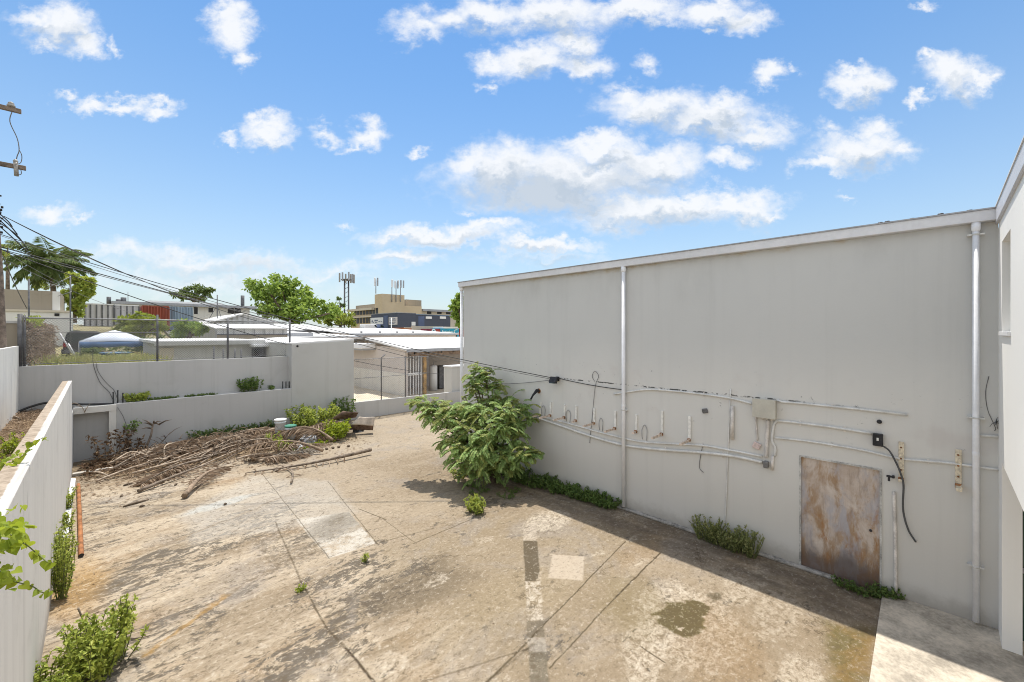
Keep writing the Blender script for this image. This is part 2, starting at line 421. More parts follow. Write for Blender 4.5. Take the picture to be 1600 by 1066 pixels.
    c = t.mix(mul(ell(800, 935, 1.2, .6, 0, .6, blob), .3), c, (0.44, 0.37, 0.25))
    # the moss puddle
    pud = t.m('MAXIMUM', ell(1064, 968, .37, .33, 0, .1, soft), ell(1084, 951, .24, .19, 0, .1, soft))
    pud = t.m('MAXIMUM', pud, ell(1035, 955, .2, .06, -20, .2, soft))
    pud = mul(pud, t.m('SUBTRACT', 1.0, ell(1062, 979, .06, .035, 0, .3, soft)))
    c = t.mix(mul(pud, .93), c, t.mix(spk2, (0.11, 0.09, 0.03), (0.17, 0.14, 0.055)))
    c = t.mix(mul(ell(1118, 930, .14, .09, 0, .4, soft), .8), c, (0.16, 0.14, 0.10))
    # ochre and green stain near the raised slab
    st = poly([G(1283, 968), G(1380, 985), G(1352, 1085), G(1300, 1085)], .14, soft)
    c = t.mix(mul(st, t.m('MULTIPLY_ADD', spk2, .5, .45)), c, t.mix(t.step(med, .4, .6), (0.27, 0.175, 0.05), (0.16, 0.145, 0.055)))
    # expansion strip of old paint blocks
    def strip(y0, y1, col, k):
        f = lambda yy: (815 + (yy - 795) * 0.048, 835 + (yy - 795) * 0.083)
        a, d = f(y0), f(y1)
        return mul(poly([G(a[0], y0), G(a[1], y0), G(d[1], y1), G(d[0], y1)], .018, hard), k), col
    for y0, y1, col, k in [(818, 845, (0.64, 0.58, 0.5), t.m('MULTIPLY', t.step(t.m('ADD', grit, t.m('MULTIPLY', grit2, .5)), .88, .66), .85)), (845, 908, (0.15, 0.13, 0.10), .88), (908, 970, (0.68, 0.63, 0.55), t.m('MULTIPLY', t.step(t.m('ADD', grit, t.m('MULTIPLY', grit2, .6)), .86, .70), .85)),
                           (970, 996, (0.22, 0.195, 0.155), t.m('MULTIPLY_ADD', spk2, 1.1, .2)), (996, 1020, (0.46, 0.43, 0.38), t.m('MULTIPLY_ADD', spk2, 1.4, 0)), (1020, 1090, (0.235, 0.215, 0.175), .85)]:
        f, col = strip(y0, y1, col, k); c = t.mix(f, c, col)
    c = t.mix(mul(ell(845, 897, .2, .05, 40, .3, soft), .8), c, (0.55, 0.48, 0.38))
    # pale square patch
    c = t.mix(mul(poly([G(863, 866), G(913, 870), G(911, 907), G(857, 903)], .02, hard), t.m('MULTIPLY_ADD', grit, 1.6, -.1)), c, (0.70, 0.62, 0.52))
    # joints and cracks
    for a, d, w, k in [((977, 846), (842, 985), .022, .8), ((842, 985), (752, 1075), .03, .75), ((1032, 864), (960, 935), .026, .9), ((960, 935), (858, 1045), .022, .7),
                       ((405, 735), (515, 873), .02, .6), ((430, 815), (470, 908), .03, .55), ((470, 908), (512, 985), .025, .7), ((540, 1012), (592, 1075), .03, .95),
                       ((512, 985), (540, 1012), .04, .6), ((560, 795), (603, 812), .025, .8), ((600, 812), (650, 850), .02, .5), ((588, 849), (680, 825), .03, .5),
                       ((645, 850), (735, 812), .03, .6), ((512, 752), (590, 850), .02, .6), ((1000, 1010), (1040, 1036), .02, .8), ((760, 1066), (835, 1005), .04, .4), ((660, 1066), (830, 1012), .03, .45)]:
        c = t.mix(mul(line(G(*a), G(*d), w, w * .45, hard), t.m('MULTIPLY_ADD', spk2, .5, k - .2)), c, (0.11, 0.09, 0.065))
    # dirty margin along the warehouse wall
    mar = t.step(t.m('ADD', x, t.m('ADD', t.m('MULTIPLY', wn_x(t, wn), 0.9), t.m('MULTIPLY', spk2, .25))), 7.75, 8.45)
    mar = mul(mar, t.m('SUBTRACT', 1.0, t.step(y, 10.5, 12)))
    c = t.mix(mul(mar, t.step(t.noise(t.mapping(p, (2.2, .7, 1)), 1.6, 7, .7), .3, .62), .85), c, t.mix(spk2, (0.12, 0.095, 0.072), (0.30, 0.26, 0.225)))
    # dirt by the brush pile
    pile = mul(t.step(t.m('ADD', y, t.m('MULTIPLY', wn_x(t, wn), 1.6)), 15.2, 18.3), t.m('SUBTRACT', 1.0, t.step(x, 7.5, 9.0)))
    c = t.mix(mul(pile, .75), c, (0.20, 0.155, 0.105))
    # flaking, hairline cracks, pits and grains
    c = t.mix(mul(t.step(grit, .53, .60), t.m('MULTIPLY_ADD', left, .3, .42)), c, (0.20, 0.165, 0.125))
    c = t.mix(mul(t.step(grit, .46, .38), t.m('MULTIPLY_ADD', left, .3, .4)), c, (0.74, 0.68, 0.58))
    c = t.mix(mul(t.step(grit2, .55, .63), .55), c, (0.18, 0.15, 0.115))
    c = t.mix(mul(t.step(grit2, .44, .36), .5), c, (0.74, 0.68, 0.59))
    vo = t.n.new('ShaderNodeTexVoronoi'); vo.feature = 'DISTANCE_TO_EDGE'; vo.inputs['Scale'].default_value = .8
    t._set(vo.inputs['Vector'], t.v('ADD', p, t.scale(wn, 1.1)))
    hair = t.m('SUBTRACT', 1.0, t.step(vo.outputs['Distance'], .004, .012))
    c = t.mix(mul(hair, t.step(t.noise(p, .7, 4, .6), .5, .62), .6), c, (0.13, 0.105, 0.08))
    c = t.mix(mul(t.step(spk, .55, .66), .5), c, (0.17, 0.14, 0.105))
    c = t.mix(mul(t.step(t.noise(t.v('ADD', p, (5, 9, 0)), 30, 3, .7), .62, .74), .4), c, (0.72, 0.67, 0.58))
    c = t.mix(mul(t.step(t.noise(p, 5.5, 7, .75), .6, .72), .3), c, (0.20, 0.16, 0.115))
    bc = t.n.new('ShaderNodeBrightContrast'); t._set(bc.inputs[0], t.mix(1.0, c, (0.63, 0.60, 0.56), 'MULTIPLY')); bc.inputs[1].default_value = 0.036; bc.inputs[2].default_value = 0.13
    hs_ = t.n.new('ShaderNodeHueSaturation'); hs_.inputs['Saturation'].default_value = 0.97; t.l.new(bc.outputs[0], hs_.inputs['Color'])
    t._set(b.inputs['Base Color'], t.v('MAXIMUM', hs_.outputs[0], (0.03, 0.028, 0.025)))
    b.inputs['Specular IOR Level'].default_value = 0.25
    t._set(b.inputs['Roughness'], t.m('SUBTRACT', 0.93, t.m('MULTIPLY', pud, 0.25)))
    hgt = t.m('ADD', t.m('MULTIPLY', spk2, .6), t.m('MULTIPLY', spk, .35))
    t._set(b.inputs['Normal'], t.bump(hgt, 0.5, 0.02))
    return m
def wn_x(t, wn): return t.sep(wn)[0]

M = {}
M['yard'] = yard_material()
M['slab'] = simple('pale_slab_concrete', (0.50, 0.44, 0.355), .95, 0, .28, 2.2, .4)
M['lot'] = simple('bare_lot_concrete', (0.60, 0.52, 0.40), .95, 0, .12, 1.0)
M['earth'] = simple('dry_earth', (0.23, 0.165, 0.10), .95, 0, .35, 2.5, .4)
M['town'] = simple('town_ground', (0.20, 0.18, 0.14), .95, 0, .3, .05)
M['hill'] = simple('scrub_ground', (0.24, 0.21, 0.11), .95, 0, .3, .5, .4)
M['grey_wall'] = painted('grey_render', (0.495, 0.49, 0.465), (0.34, 0.325, 0.29), .36)
M['back_wall'] = painted('cool_grey_render', (0.475, 0.47, 0.455), (0.27, 0.26, 0.24), .46)
M['white_wall'] = painted('white_render', (0.68, 0.66, 0.61), (0.42, 0.40, 0.36), .55)
M['white_clean'] = painted('clean_white_render', (0.83, 0.81, 0.765), (0.58, 0.56, 0.52), .12)
M['white_trim'] = simple('white_painted_metal', (0.72, 0.715, 0.71), .45, 0, .05, 2, 0, .4)
M['fascia'] = simple('pale_fascia_paint', (0.66, 0.655, 0.66), .5, 0, .06, 1.5)
M['parapet'] = simple('pale_blue_grey_sheet', (0.60, 0.60, 0.63), .45, 0, .05, 1)
M['flash'] = simple('grey_flashing', (0.34, 0.34, 0.35), .5, .1, .1, 2)
M['dark'] = simple('dark_rubber', (0.025, 0.025, 0.028), .5, 0, .3, 6)
M['glass'] = simple('dark_glass', (0.02, 0.03, 0.028), .08, 0, .1, 1, 0, .6)

# ground, lots, terrain -------------------------------------------------------
MB().add([(-2500, -2500, -.35), (2500, -2500, -.35), (2500, 2500, -.35), (-2500, 2500, -.35)], [(0, 1, 2, 3)]).build('ground', M['town'], kind='structure')
MB().box(-.75, 24.0, -14, 19.95, -.3, 0).build('concrete_yard', M['yard'], kind='structure')
MB().prism([(5.0, .455), (9.1, .455), (9.1, -6), (5.0, -6)], 'z', 0.004, .055).build('raised_pavement', M['slab'], kind='structure', bevel=.012)
MB().box(8.9, 70, 20.05, 60, -.3, -.02).build('concrete_lot', M['lot'], kind='structure')

def terr(x, y):
    base = 2.25 if y < 36 else 2.25 + (y - 36) * .115
    base = min(base, 5.15)
    k = max(0.0, min(1.0, (6.2 + max(0, y - 34) * .1 - x) / 4.0)) if y > 26 else 1.0
    return base * k - .1 * (1 - k) + .12 * math.sin(x * .7) * math.cos(y * .5)
nx, ny = 44, 52
xs = np.concatenate([np.linspace(-60, -6, 12), np.linspace(-5, 8.85, nx - 20), np.linspace(9.3, 60, 8)])
ys = np.concatenate([np.linspace(20.5, 40, 26), np.linspace(41, 130, ny - 26)])
tv, tf = [], []
for yy in ys:
    for xx in xs: tv.append((xx, yy, terr(xx, yy) if (xx < 8.9 or yy > 62) else -.2))
n_ = len(xs)
for j in range(len(ys) - 1):
    for i in range(n_ - 1):
        if xs[i] > 8.8 and ys[j] < 62: continue
        a = j * n_ + i; tf.append((a, a + 1, a + n_ + 1, a + n_))
mesh_obj('hillside', np.array(tv), tf, [True] * len(tf), M['hill'], kind='structure')
MB().box(-1.73, -.72, 4.0, 20.4, 1.2, 1.76).build('planting_bed', M['earth'], kind='structure')

# ------------------------------------------------------------------ the big grey warehouse
BX = 9.1
def door_material():
    m, t, b, pos, out = newmat('rusting_door_paint')
    z = t.sep(pos)[2]
    n1 = t.noise(t.mapping(pos, (1, 1.2, .9)), 2.2, 8, .66, .8); n2 = t.noise(t.mapping(pos, (1, 1.5, .6), (0, 0, 0), (4, 2, 1)), 2.6, 8, .68, .5)
    n4 = t.noise(t.mapping(pos, (1, 1.6, .7), (0, 0, 0), (8, 3, 5)), 2.3, 8, .66, .5); n3 = t.noise(pos, 13, 7, .75)
    scr = t.noise(t.mapping(pos, (1, 6, 1.1)), 2.6, 8, .74)
    c = t.mix(t.step(n1, .36, .64), (0.46, 0.37, 0.30), (0.60, 0.52, 0.45))
    lowk = t.m('MULTIPLY', t.m('SUBTRACT', 1.25, z), .11)
    c = t.mix(t.m('MULTIPLY', t.step(t.m('ADD', n2, lowk), .42, .63), .85), c, (0.33, 0.20, 0.095))
    c = t.mix(t.m('MULTIPLY', t.step(t.m('ADD', n4, t.m('MULTIPLY', lowk, .5)), .46, .66), .85), c, (0.40, 0.39, 0.42))
    c = t.mix(t.m('MULTIPLY', t.step(t.m('ADD', t.m('MULTIPLY', n1, n2), lowk), .30, .44), .8), c, (0.34, 0.15, 0.04))
    c = t.mix(t.m('MULTIPLY', t.step(scr, .51, .66), .38), c, (0.20, 0.155, 0.125))
    c = t.mix(t.m('MULTIPLY', t.step(scr, .46, .36), .4), c, (0.62, 0.56, 0.50))
    lowd = t.m('SUBTRACT', 1.0, t.step(t.m('ADD', z, t.m('MULTIPLY', n4, -.9)), -.25, .25))
    c = t.mix(t.m('MULTIPLY', lowd, .8), c, (0.10, 0.07, 0.055))
    c = t.mix(t.m('MULTIPLY', t.step(n3, .58, .70), .4), c, (0.17, 0.12, 0.09))
    t._set(b.inputs['Base Color'], c); b.inputs['Roughness'].default_value = .75
    t._set(b.inputs['Normal'], t.bump(n3, .25, .006))
    return m
M['door'] = door_material()
M['frame'] = simple('chipped_door_frame', (0.46, 0.45, 0.42), .7, 0, .35, 4)
def warehouse_wall_material():
    m, t, b, pos, out = newmat('warehouse_grey_render')
    y = t.sep(pos)[1]; z = t.sep(pos)[2]
    big = t.noise(pos, .4, 4, .5)
    c = t.mix(t.step(big, .3, .7), (0.615, 0.605, 0.57), (0.655, 0.64, 0.60))
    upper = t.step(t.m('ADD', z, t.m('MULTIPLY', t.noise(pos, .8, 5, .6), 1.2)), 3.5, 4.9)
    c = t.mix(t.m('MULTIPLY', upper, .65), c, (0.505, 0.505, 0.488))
    st = t.noise(t.mapping(pos, (3, 3.2, .10)), 1.2, 5, .62)
    c = t.mix(t.m('MULTIPLY', t.step(st, .5, .8), .16), c, (0.38, 0.375, 0.355))
    # broad rain smears under the roof edge
    sm = t.m('MULTIPLY', t.step(z, 4.2, 5.9), t.step(t.noise(t.mapping(pos, (1, 1.2, .5), (0, 0, 0), (2, 5, 1)), 0.9, 6, .62), .45, .8))
    c = t.mix(t.m('MULTIPLY', sm, .45), c, (0.38, 0.375, 0.355))
    tn = t.m('MULTIPLY', t.step(t.m('ADD', z, t.m('MULTIPLY', t.noise(pos, 3, 5, .7), .35)), 5.98, 6.12), t.step(t.noise(t.mapping(pos, (1, .8, 1)), 1.1, 4, .6), .45, .62))
    c = t.mix(t.m('MULTIPLY', tn, .7), c, (0.44, 0.34, 0.20))
    # chipped black crack line, and flakes around the pipes
    a, e = onX(872, 591, BX), onX(1510, 646, BX)
    ln = t.m('ABSOLUTE', t.m('SUBTRACT', t.m('ADD', z, t.m('MULTIPLY', t.m('SUBTRACT', t.noise(pos, 3, 4, .7), .5), .05)), a.z + .0))
    lm = t.m('MULTIPLY', t.m('SUBTRACT', 1.0, t.step(ln, .008, .022)), t.step(t.noise(t.mapping(pos, (1, 1, 1)), 5.5, 4, .8), .47, .53))
    lm = t.m('MULTIPLY', lm, t.m('MULTIPLY', t.step(y, .2, 2.2), t.m('SUBTRACT', 1.0, t.step(y, 6.6, 8.2))))
    c = t.mix(t.m('MULTIPLY', lm, .92), c, (0.045, 0.042, 0.04))
    band = t.m('MULTIPLY', t.step(z, 2.2, 2.7), t.m('SUBTRACT', 1.0, t.step(z, 3.4, 3.6)))
    fl = t.m('MULTIPLY', t.step(t.noise(pos, 5.0, 7, .8, .5), .635, .68), band)
    c = t.mix(t.m('MULTIPLY', fl, .8), c, (0.14, 0.135, 0.13))
    pk = t.m('MULTIPLY', t.step(t.noise(pos, 1.3, 4, .6), .55, .72), band)
    c = t.mix(t.m('MULTIPLY', pk, .35), c, (0.52, 0.47, 0.44))
    fl2 = t.step(t.noise(t.v('ADD', pos, (3, 8, 2)), 4.2, 7, .8, .4), .70, .735)
    c = t.mix(t.m('MULTIPLY', fl2, .5), c, (0.27, 0.26, 0.245))
    # splash dirt at the foot
    dirt = t.m('SUBTRACT', 1.0, t.step(t.m('ADD', z, t.m('MULTIPLY', t.noise(pos, 2.5, 6, .7), -.5)), -.22, .12))
    c = t.mix(t.m('MULTIPLY', dirt, .7), c, (0.25, 0.225, 0.19))
    low2 = t.m('SUBTRACT', 1.0, t.step(t.m('ADD', z, t.m('MULTIPLY', big, -1.2)), .1, 1.3))
    c = t.mix(t.m('MULTIPLY', low2, .35), c, (0.52, 0.49, 0.44))
    t._set(b.inputs['Base Color'], c); b.inputs['Roughness'].default_value = .85; b.inputs['Specular IOR Level'].default_value = .2
    t._set(b.inputs['Normal'], t.bump(t.m('ADD', t.noise(pos, 22, 6, .7), t.m('MULTIPLY', t.noise(pos, 1.4, 4, .5), 2.0)), .16, .012))
    return m
M['warehouse'] = warehouse_wall_material()
Y0, Y1, ZT = -.78, 11.44, 6.08
wh = thing('warehouse_building', 'long grey rendered warehouse with flat pale fascia and a rusty door beside the yard', 'building', (BX, Y0, 0))
# wall with a door opening (jambs butt against it)
dA, dB = onX(1249, 895, BX), onX(1378, 928, BX)          # far and near door edges
dy1, dy0 = dA.y, dB.y
dzt = (onX(1249, 713, BX).z + onX(1378, 731, BX).z) / 2
w = MB()
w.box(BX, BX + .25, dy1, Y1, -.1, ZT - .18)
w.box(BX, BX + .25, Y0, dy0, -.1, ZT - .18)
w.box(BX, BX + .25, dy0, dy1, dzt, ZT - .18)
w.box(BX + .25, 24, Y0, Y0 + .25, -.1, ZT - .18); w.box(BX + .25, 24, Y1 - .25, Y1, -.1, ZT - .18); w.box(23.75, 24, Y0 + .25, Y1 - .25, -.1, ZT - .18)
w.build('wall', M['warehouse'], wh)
MB().box(BX - .14, 24.1, Y0 + .02, Y1 + .12, ZT - .178, ZT - .02).build('fascia', M['fascia'], wh, bevel=.006)
rf = MB().box(BX - .16, 24.12, Y0 + .02, Y1 + .14, ZT - .02, ZT).build('roof', M['flash'], wh)
for px in (1375, 1386, 1425, 1470, 1516):
    q = onX(px, 325, BX)
    MB().lathe((BX + .05 + random.random() * .1, q.y, ZT), [(.03, 0), (.03, .03), (.045, .03), (.03, .055)], 8).build('vent_cap', M['dark'], rf)
dr = MB().box(BX + .012, BX + .06, dy0 + .028, dy1 - .028, .02, dzt - .028).build('door', M['door'], wh)
MB().lathe((BX + .012, dy0 + .14, 1.0), [(.0, 0), (.02, .0), (.02, .02), (.012, .03)], 10, Vector((-1, 0, 0))).build('lock', M['dark'], dr)
fr = MB()
fr.box(BX - .015, BX + .1, dy0, dy0 + .028, 0, dzt); fr.box(BX - .015, BX + .1, dy1 - .028, dy1, 0, dzt); fr.box(BX - .015, BX + .1, dy0 + .028, dy1 - .028, dzt - .028, dzt)
fr.build('door_frame', M['frame'], wh)
MB().box(BX - .10, BX, dy0 + .6, 8.1, 0.0, .055).build('wall_base', simple('mortar_kerb', (0.33, 0.31, 0.28), .95, 0, .4, 5, .4), wh, bevel=.02)

# ------------------------------------------------------------------ the white building at the right edge
wb = thing('white_building', 'white rendered building at the right edge with a deep upstairs window and corner post', 'building', (BX, Y0, 0))
piv = (BX, Y0, 0); ANG = R(-1.5)
def wbuild(mb, name, mat, parent, **k): return mb.rotz(ANG, piv).build(name, mat, parent, **k)
XW0, XW1 = 7.55, 8.56
ya, yb = Y0 - .3, Y0
ZB, ZW0, ZW1, ZP = 2.55, 4.31, 5.52, 5.80
g = MB()
g.box(XW1, BX + .02, ya, yb, ZB, ZP); g.box(XW0, XW1, ya, yb, ZB, ZW0); g.box(XW0, XW1, ya, yb, ZW1, ZP); g.box(-5, XW0, ya, yb, ZB, ZP)
g.box(-5, BX + .02, Y0 - 6, ya, ZP - .1, ZP); g.box(-5, BX + .02, Y0 - 6, ya, ZB, ZB + .15)
wbuild(g, 'wall', M['white_clean'], wb)
up_ = lambda x, z, k: z + (BX - x) * k
g2 = MB().prism([(-5, ZP), (BX, ZP), (BX, 5.86), (-5, up_(-5, 5.86, .0))], 'y', ya, yb - .004)
wbuild(g2, 'gable', M['white_clean'], wb)
pf = wbuild(MB().prism([(-5, up_(-5, 5.86, .0)), (BX, 5.86), (BX, 6.07), (-5, up_(-5, 6.07, .0))], 'y', ya, yb + .03), 'parapet', M['parapet'], wb, bevel=.006)
wbuild(MB().prism([(-5, up_(-5, 6.072, .0)), (BX, 6.072), (BX, 6.09), (-5, up_(-5, 6.09, .0))], 'y', ya, yb + .04), 'flashing', M['white_trim'], pf)
wn_ = wbuild(MB().box(XW0, XW1, ya - .03, ya, ZW0, ZW1), 'window', M['glass'], wb)
wbuild(MB().box(XW1 - .05, XW1, ya, ya + .04, ZW0, ZW1).box(XW0, XW1 - .05, ya, ya + .04, ZW1 - .05, ZW1).box(XW0, XW1 - .05, ya, ya + .04, ZW0, ZW0 + .05), 'window_frame', M['white_trim'], wn_)
wbuild(MB().box(XW0 - .03, XW1 + .03, ya + .05, yb + .03, ZW0 - .05, ZW0 + .004), 'window_sill', M['white_trim'], wn_, bevel=.006)
wbuild(MB().box(8.58, BX + .02, Y0 - .175, Y0, .0, ZB), 'corner_post', M['white_clean'], wb)
lw = wbuild(MB().box(9.0, 9.1, Y0 - 4.5, Y0 - .175, 0, ZB), 'ground_floor_glazing', simple('green_glass', (0.03, 0.07, 0.05), .12, 0, .2, 1.2), wb)
wbuild(MB().box(8.96, 9.0, Y0 - 4.5, Y0 - .175, 1.0, 1.06).box(8.96, 9.0, Y0 - 2.1, Y0 - 2.04, 0, 1.0), 'mullion', M['flash'], lw)

# ------------------------------------------------------------------ boundary walls
def coping_material():
    m, t, b, pos, out = newmat('boundary_wall_paint')
    nrm = t.n.new('ShaderNodeNewGeometry').outputs['Normal']
    up = t.step(t.sep(nrm)[2], .6, .9)
    x = t.sep(pos)[0]
    n = t.noise(pos, 9, 6, .7); st = t.noise(t.mapping(pos, (3, 3, .1)), 1.6, 5, .6); ln = t.noise(t.mapping(pos, (14, .35, 1)), 2.0, 4, .6)
    c = t.mix(t.step(st, .45, .85), (0.60, 0.575, 0.53), (0.48, 0.455, 0.42))
    c = t.mix(t.m('MULTIPLY', t.step(t.noise(pos, 1.6, 6, .7), .5, .75), .45), c, (0.42, 0.395, 0.355))
    bare = t.m('MULTIPLY', up, t.m('SUBTRACT', 1.0, t.step(t.m('ADD', x, t.m('MULTIPLY', n, .05)), -.565, -.545)))
    top = t.mix(t.step(n, .35, .65), (0.24, 0.185, 0.13), (0.40, 0.32, 0.24))
    c = t.mix(t.m('MULTIPLY', up, t.m('MULTIPLY', t.step(ln, .5, .62), .6)), c, (0.34, 0.32, 0.29))
    c = t.mix(bare, c, top)
    dirt = t.m('SUBTRACT', 1.0, t.step(t.m('ADD', t.sep(pos)[2], t.m('MULTIPLY', n, -.5)), -.2, .15))
    c = t.mix(t.m('MULTIPLY', dirt, .7), c, (0.27, 0.24, 0.2))
    t._set(b.inputs['Base Color'], c); b.inputs['Roughness'].default_value = .85
    t._set(b.inputs['Normal'], t.bump(t.noise(pos, 18, 6, .7), .2, .012))
    return m
M['coping'] = coping_material()
MB().box(-.70, -.505, 2.0, 18.0, -.1, 2.87).build('boundary_wall', M['coping'], label='white boundary wall beside the yard with a bare brown strip along its top', cat='wall', bevel=.008)
MB().box(-.70, -.53, 18.0, 20.38, -.1, 1.76).build('bed_retaining_wall', M['back_wall'], label='low return wall holding the earth bed behind the white boundary wall end', cat='wall')
MB().box(-1.81, -1.73, 5.0, 20.4, .5, 3.88).build('side_wall', M['white_wall'], label='taller plain white wall on the far left behind the earth bed', cat='wall', bevel=.008)
tw = thing('terrace_wall', 'lower grey terrace wall along the back with a dark alcove at its left end', 'wall', (3.0, 19.9, 0))
MB().box(.5, 6.13, 19.9, 20.4, -.1, 1.82).build('wall_face', M['back_wall'], tw, bevel=.008)
MB().box(.315, .5, 19.88, 20.36, -.1, 1.60).build('post', M['white_wall'], tw)
MB().box(-.53, .5, 19.86, 20.40, 1.60, 1.80).build('lintel', M['white_wall'], tw)
MB().box(-.53, .315, 20.2, 20.4, -.1, 1.60).build('alcove_back', M['back_wall'], tw)
MB().box(-1.73, 6.13, 20.4, 20.62, -.1, 3.22).build('retaining_wall', M['back_wall'], label='upper grey retaining wall below the chain link fence', cat='wall', bevel=.006)
MB().box(-.50, .45, 17.95, 18.12, 0, .09).build('kerb', simple('kerb_concrete', (.42, .39, .34), .95, 0, .3, 4, .4), label='short concrete kerb on the ground in front of the dark alcove', cat='kerb', bevel=.015)
MB().prism([(8.97, -.1), (24, -.1), (24, .62), (8.97, .84)], 'y', 19.9, 20.05).build('parapet_wall', M['back_wall'], label='knee high grey wall closing the gap at the back of the yard', cat='wall', bevel=.006)
# pier behind the warehouse corner
pr = thing('utility_pier', 'pale grey masonry pier with a flat cap beside the far warehouse corner', 'pier', (16.2, 20.5, 0))
MB().box(15.1, 17.5, 20.12, 20.9, 0, 2.2).build('shaft', M['grey_wall'], pr)
MB().box(15.05, 17.55, 20.08, 20.94, 2.2, 2.28).build('cap', M['white_trim'], pr, bevel=.01)
# ------------------------------------------------------------------ fittings on the warehouse wall
def wp(px, py, off=0.0):
    q = onX(px, py, BX); return Vector((BX - off, q.y, q.z))
M['pvc'] = simple('white_pvc_pipe', (0.80, 0.80, 0.81), .45, 0, .05, 3, 0, .4)
M['conduit'] = simple('painted_conduit', (0.66, 0.65, 0.615), .6, 0, .12, 5)
M['conduit_w'] = simple('worn_pale_conduit', (0.66, 0.62, 0.57), .6, 0, .2, 6)
M['steel'] = simple('bracket_cream_paint', (0.66, 0.58, 0.44), .6, 0, .25, 16)
M['rust'] = simple('flaking_rust', (0.30, 0.14, 0.06), .85, 0, .5, 20)
M['greybrk'] = simple('bracket_white_paint', (0.78, 0.765, 0.71), .6, 0, .14, 12)
M['cable'] = simple('black_cable', (0.045, 0.045, 0.045), .55, 0, .2, 4)
M['greycable'] = simple('weathered_grey_cable', (0.16, 0.155, 0.15), .6, 0, .3, 4)
M['loopgrey'] = simple('grey_flex', (0.30, 0.30, 0.295), .6, 0, .25, 5)
M['armpaint'] = simple('pinkish_arm_paint', (0.66, 0.55, 0.46), .6, 0, .25, 14)
M['hose'] = simple('dusty_black_cable', (0.09, 0.09, 0.09), .6, 0, .2, 5)
M['boxpaint'] = simple('beige_box_paint', (0.52, 0.495, 0.42), .55, 0, .06, 5)

def downpipe(px, ytop, ybot, label, clamps=(), r=.055):
    a = wp(px, ytop, .085); b = wp(px, ybot, .085)
    o = thing('downpipe', label, 'pipe', (a.x, a.y, b.z), 'rainwater downpipes on the warehouse')
    zt = ZT - .178
    MB().tube([(a.x, a.y, b.z), (a.x, a.y, zt - .12)], r, 14).build('pipe', M['pvc'], o)
    MB().lathe((a.x, a.y, zt - .13), [(r * 1.0, 0), (r * 1.15, .01), (r * 1.38, .04), (r * 1.42, .129)], 14).build('funnel', M['pvc'], o)
    for cy in clamps:
        z = wp(px, cy).z
        MB().lathe((a.x, a.y, z), [(r * 1.12, -.012), (r * 1.12, .012)], 14).box(a.x - .01, BX, a.y - .085, a.y + .085, z - .011, z + .011).build('clamp', M['conduit'], o)
    j = (zt - b.z) * .42 + b.z
    MB().lathe((a.x, a.y, j), [(r * 1.04, -.03), (r * 1.1, -.025), (r * 1.1, .025), (r * 1.04, .03)], 14).build('coupling', M['pvc'], o)
    return o
downpipe(1524, 345, 967, 'thick white downpipe on the grey wall nearest the white building', (368, 652, 882), .036)
downpipe(977, 415, 790, 'white downpipe in the middle of the long grey wall', (640,), .046)
c0 = BX
o = thing('downpipe', 'white downpipe at the far corner of the grey wall behind the green bush', 'pipe', (BX - .02, Y1 + .075, 0), 'rainwater downpipes on the warehouse')
MB().tube([(BX - .02, Y1 + .075, .2), (BX - .02, Y1 + .075, ZT - .3)], .05, 12).build('pipe', M['pvc'], o)
MB().lathe((BX - .02, Y1 + .075, ZT - .31), [(.05, 0), (.075, .05), (.08, .13)], 12).build('funnel', M['pvc'], o)

def run(pts, off=.03): return [wp(x, y, off) for x, y in pts]
def smooth(pts, k=5):
    """Catmull-Rom through the points"""
    pts = [Vector(p) for p in pts]; out = []
    for i in range(len(pts) - 1):
        p0 = pts[max(i - 1, 0)]; p1 = pts[i]; p2 = pts[i + 1]; p3 = pts[min(i + 2, len(pts) - 1)]
        for j in range(k):
            s = j / k
            out.append(0.5 * ((2 * p1) + (p2 - p0) * s + (2 * p0 - 5 * p1 + 4 * p2 - p3) * s * s + (3 * p1 - p0 - 3 * p2 + p3) * s ** 3))
    out.append(pts[-1]); return out
def conduit(label, pts, r=.018, mat='conduit', off=None, name='conduit', cat='conduit', clips=(), curve=True, group='electrical conduits on the grey wall'):
    p = run(pts, off if off is not None else r + .004)
    o = thing(name, label, cat, p[0], group)
    MB().tube(smooth(p) if curve and len(p) > 2 else p, r, 8).build('pipe' if name == 'conduit' else 'line', M[mat], o)
    for (x, y) in clips:
        q = wp(x, y, .004)
        MB().obox(q, (.03, .03, r * 4.2)).build('clip', M['conduit_w'], o)
    return o
conduit('long grey conduit sweeping from the bush to the riser foot, lowest of the runs', [(838, 652), (880, 666), (920, 680), (974, 695), (1030, 702), (1100, 707), (1150, 713), (1192, 722)], .030, clips=((900, 673), (1040, 703), (1130, 710)))
conduit('thin grey conduit just above the lowest sweep, under the row of white brackets', [(842, 650), (890, 662), (940, 676), (985, 687), (1010, 691), (1060, 694), (1098, 696), (1140, 703), (1192, 713)], .020, clips=((924, 671), (1010, 691), (1098, 696)))
conduit('arched conduit left of the beige box, rising over the middle downpipe', [(960, 616), (985, 612), (1010, 609), (1040, 610), (1090, 615), (1140, 622), (1176, 631)], .020, clips=((1030, 609), (1100, 616)))
conduit('straight conduit running right from the top of the beige box', [(1215, 625), (1222, 628), (1250, 630), (1330, 638), (1418, 648)], .020, clips=((1300, 635),), curve=False)
conduit('conduit bending out under the beige box to the black socket box', [(1211, 712), (1212, 700), (1207, 688), (1209, 668), (1212, 660), (1222, 658), (1290, 666), (1362, 677)], .022, clips=((1320, 670), (1250, 661)))
conduit('long thin conduit above the rusty door reaching the white building corner', [(1212, 684), (1260, 689), (1330, 700), (1365, 707), (1410, 717), (1480, 723), (1563, 734)], .018, clips=((1300, 695), (1450, 721)))
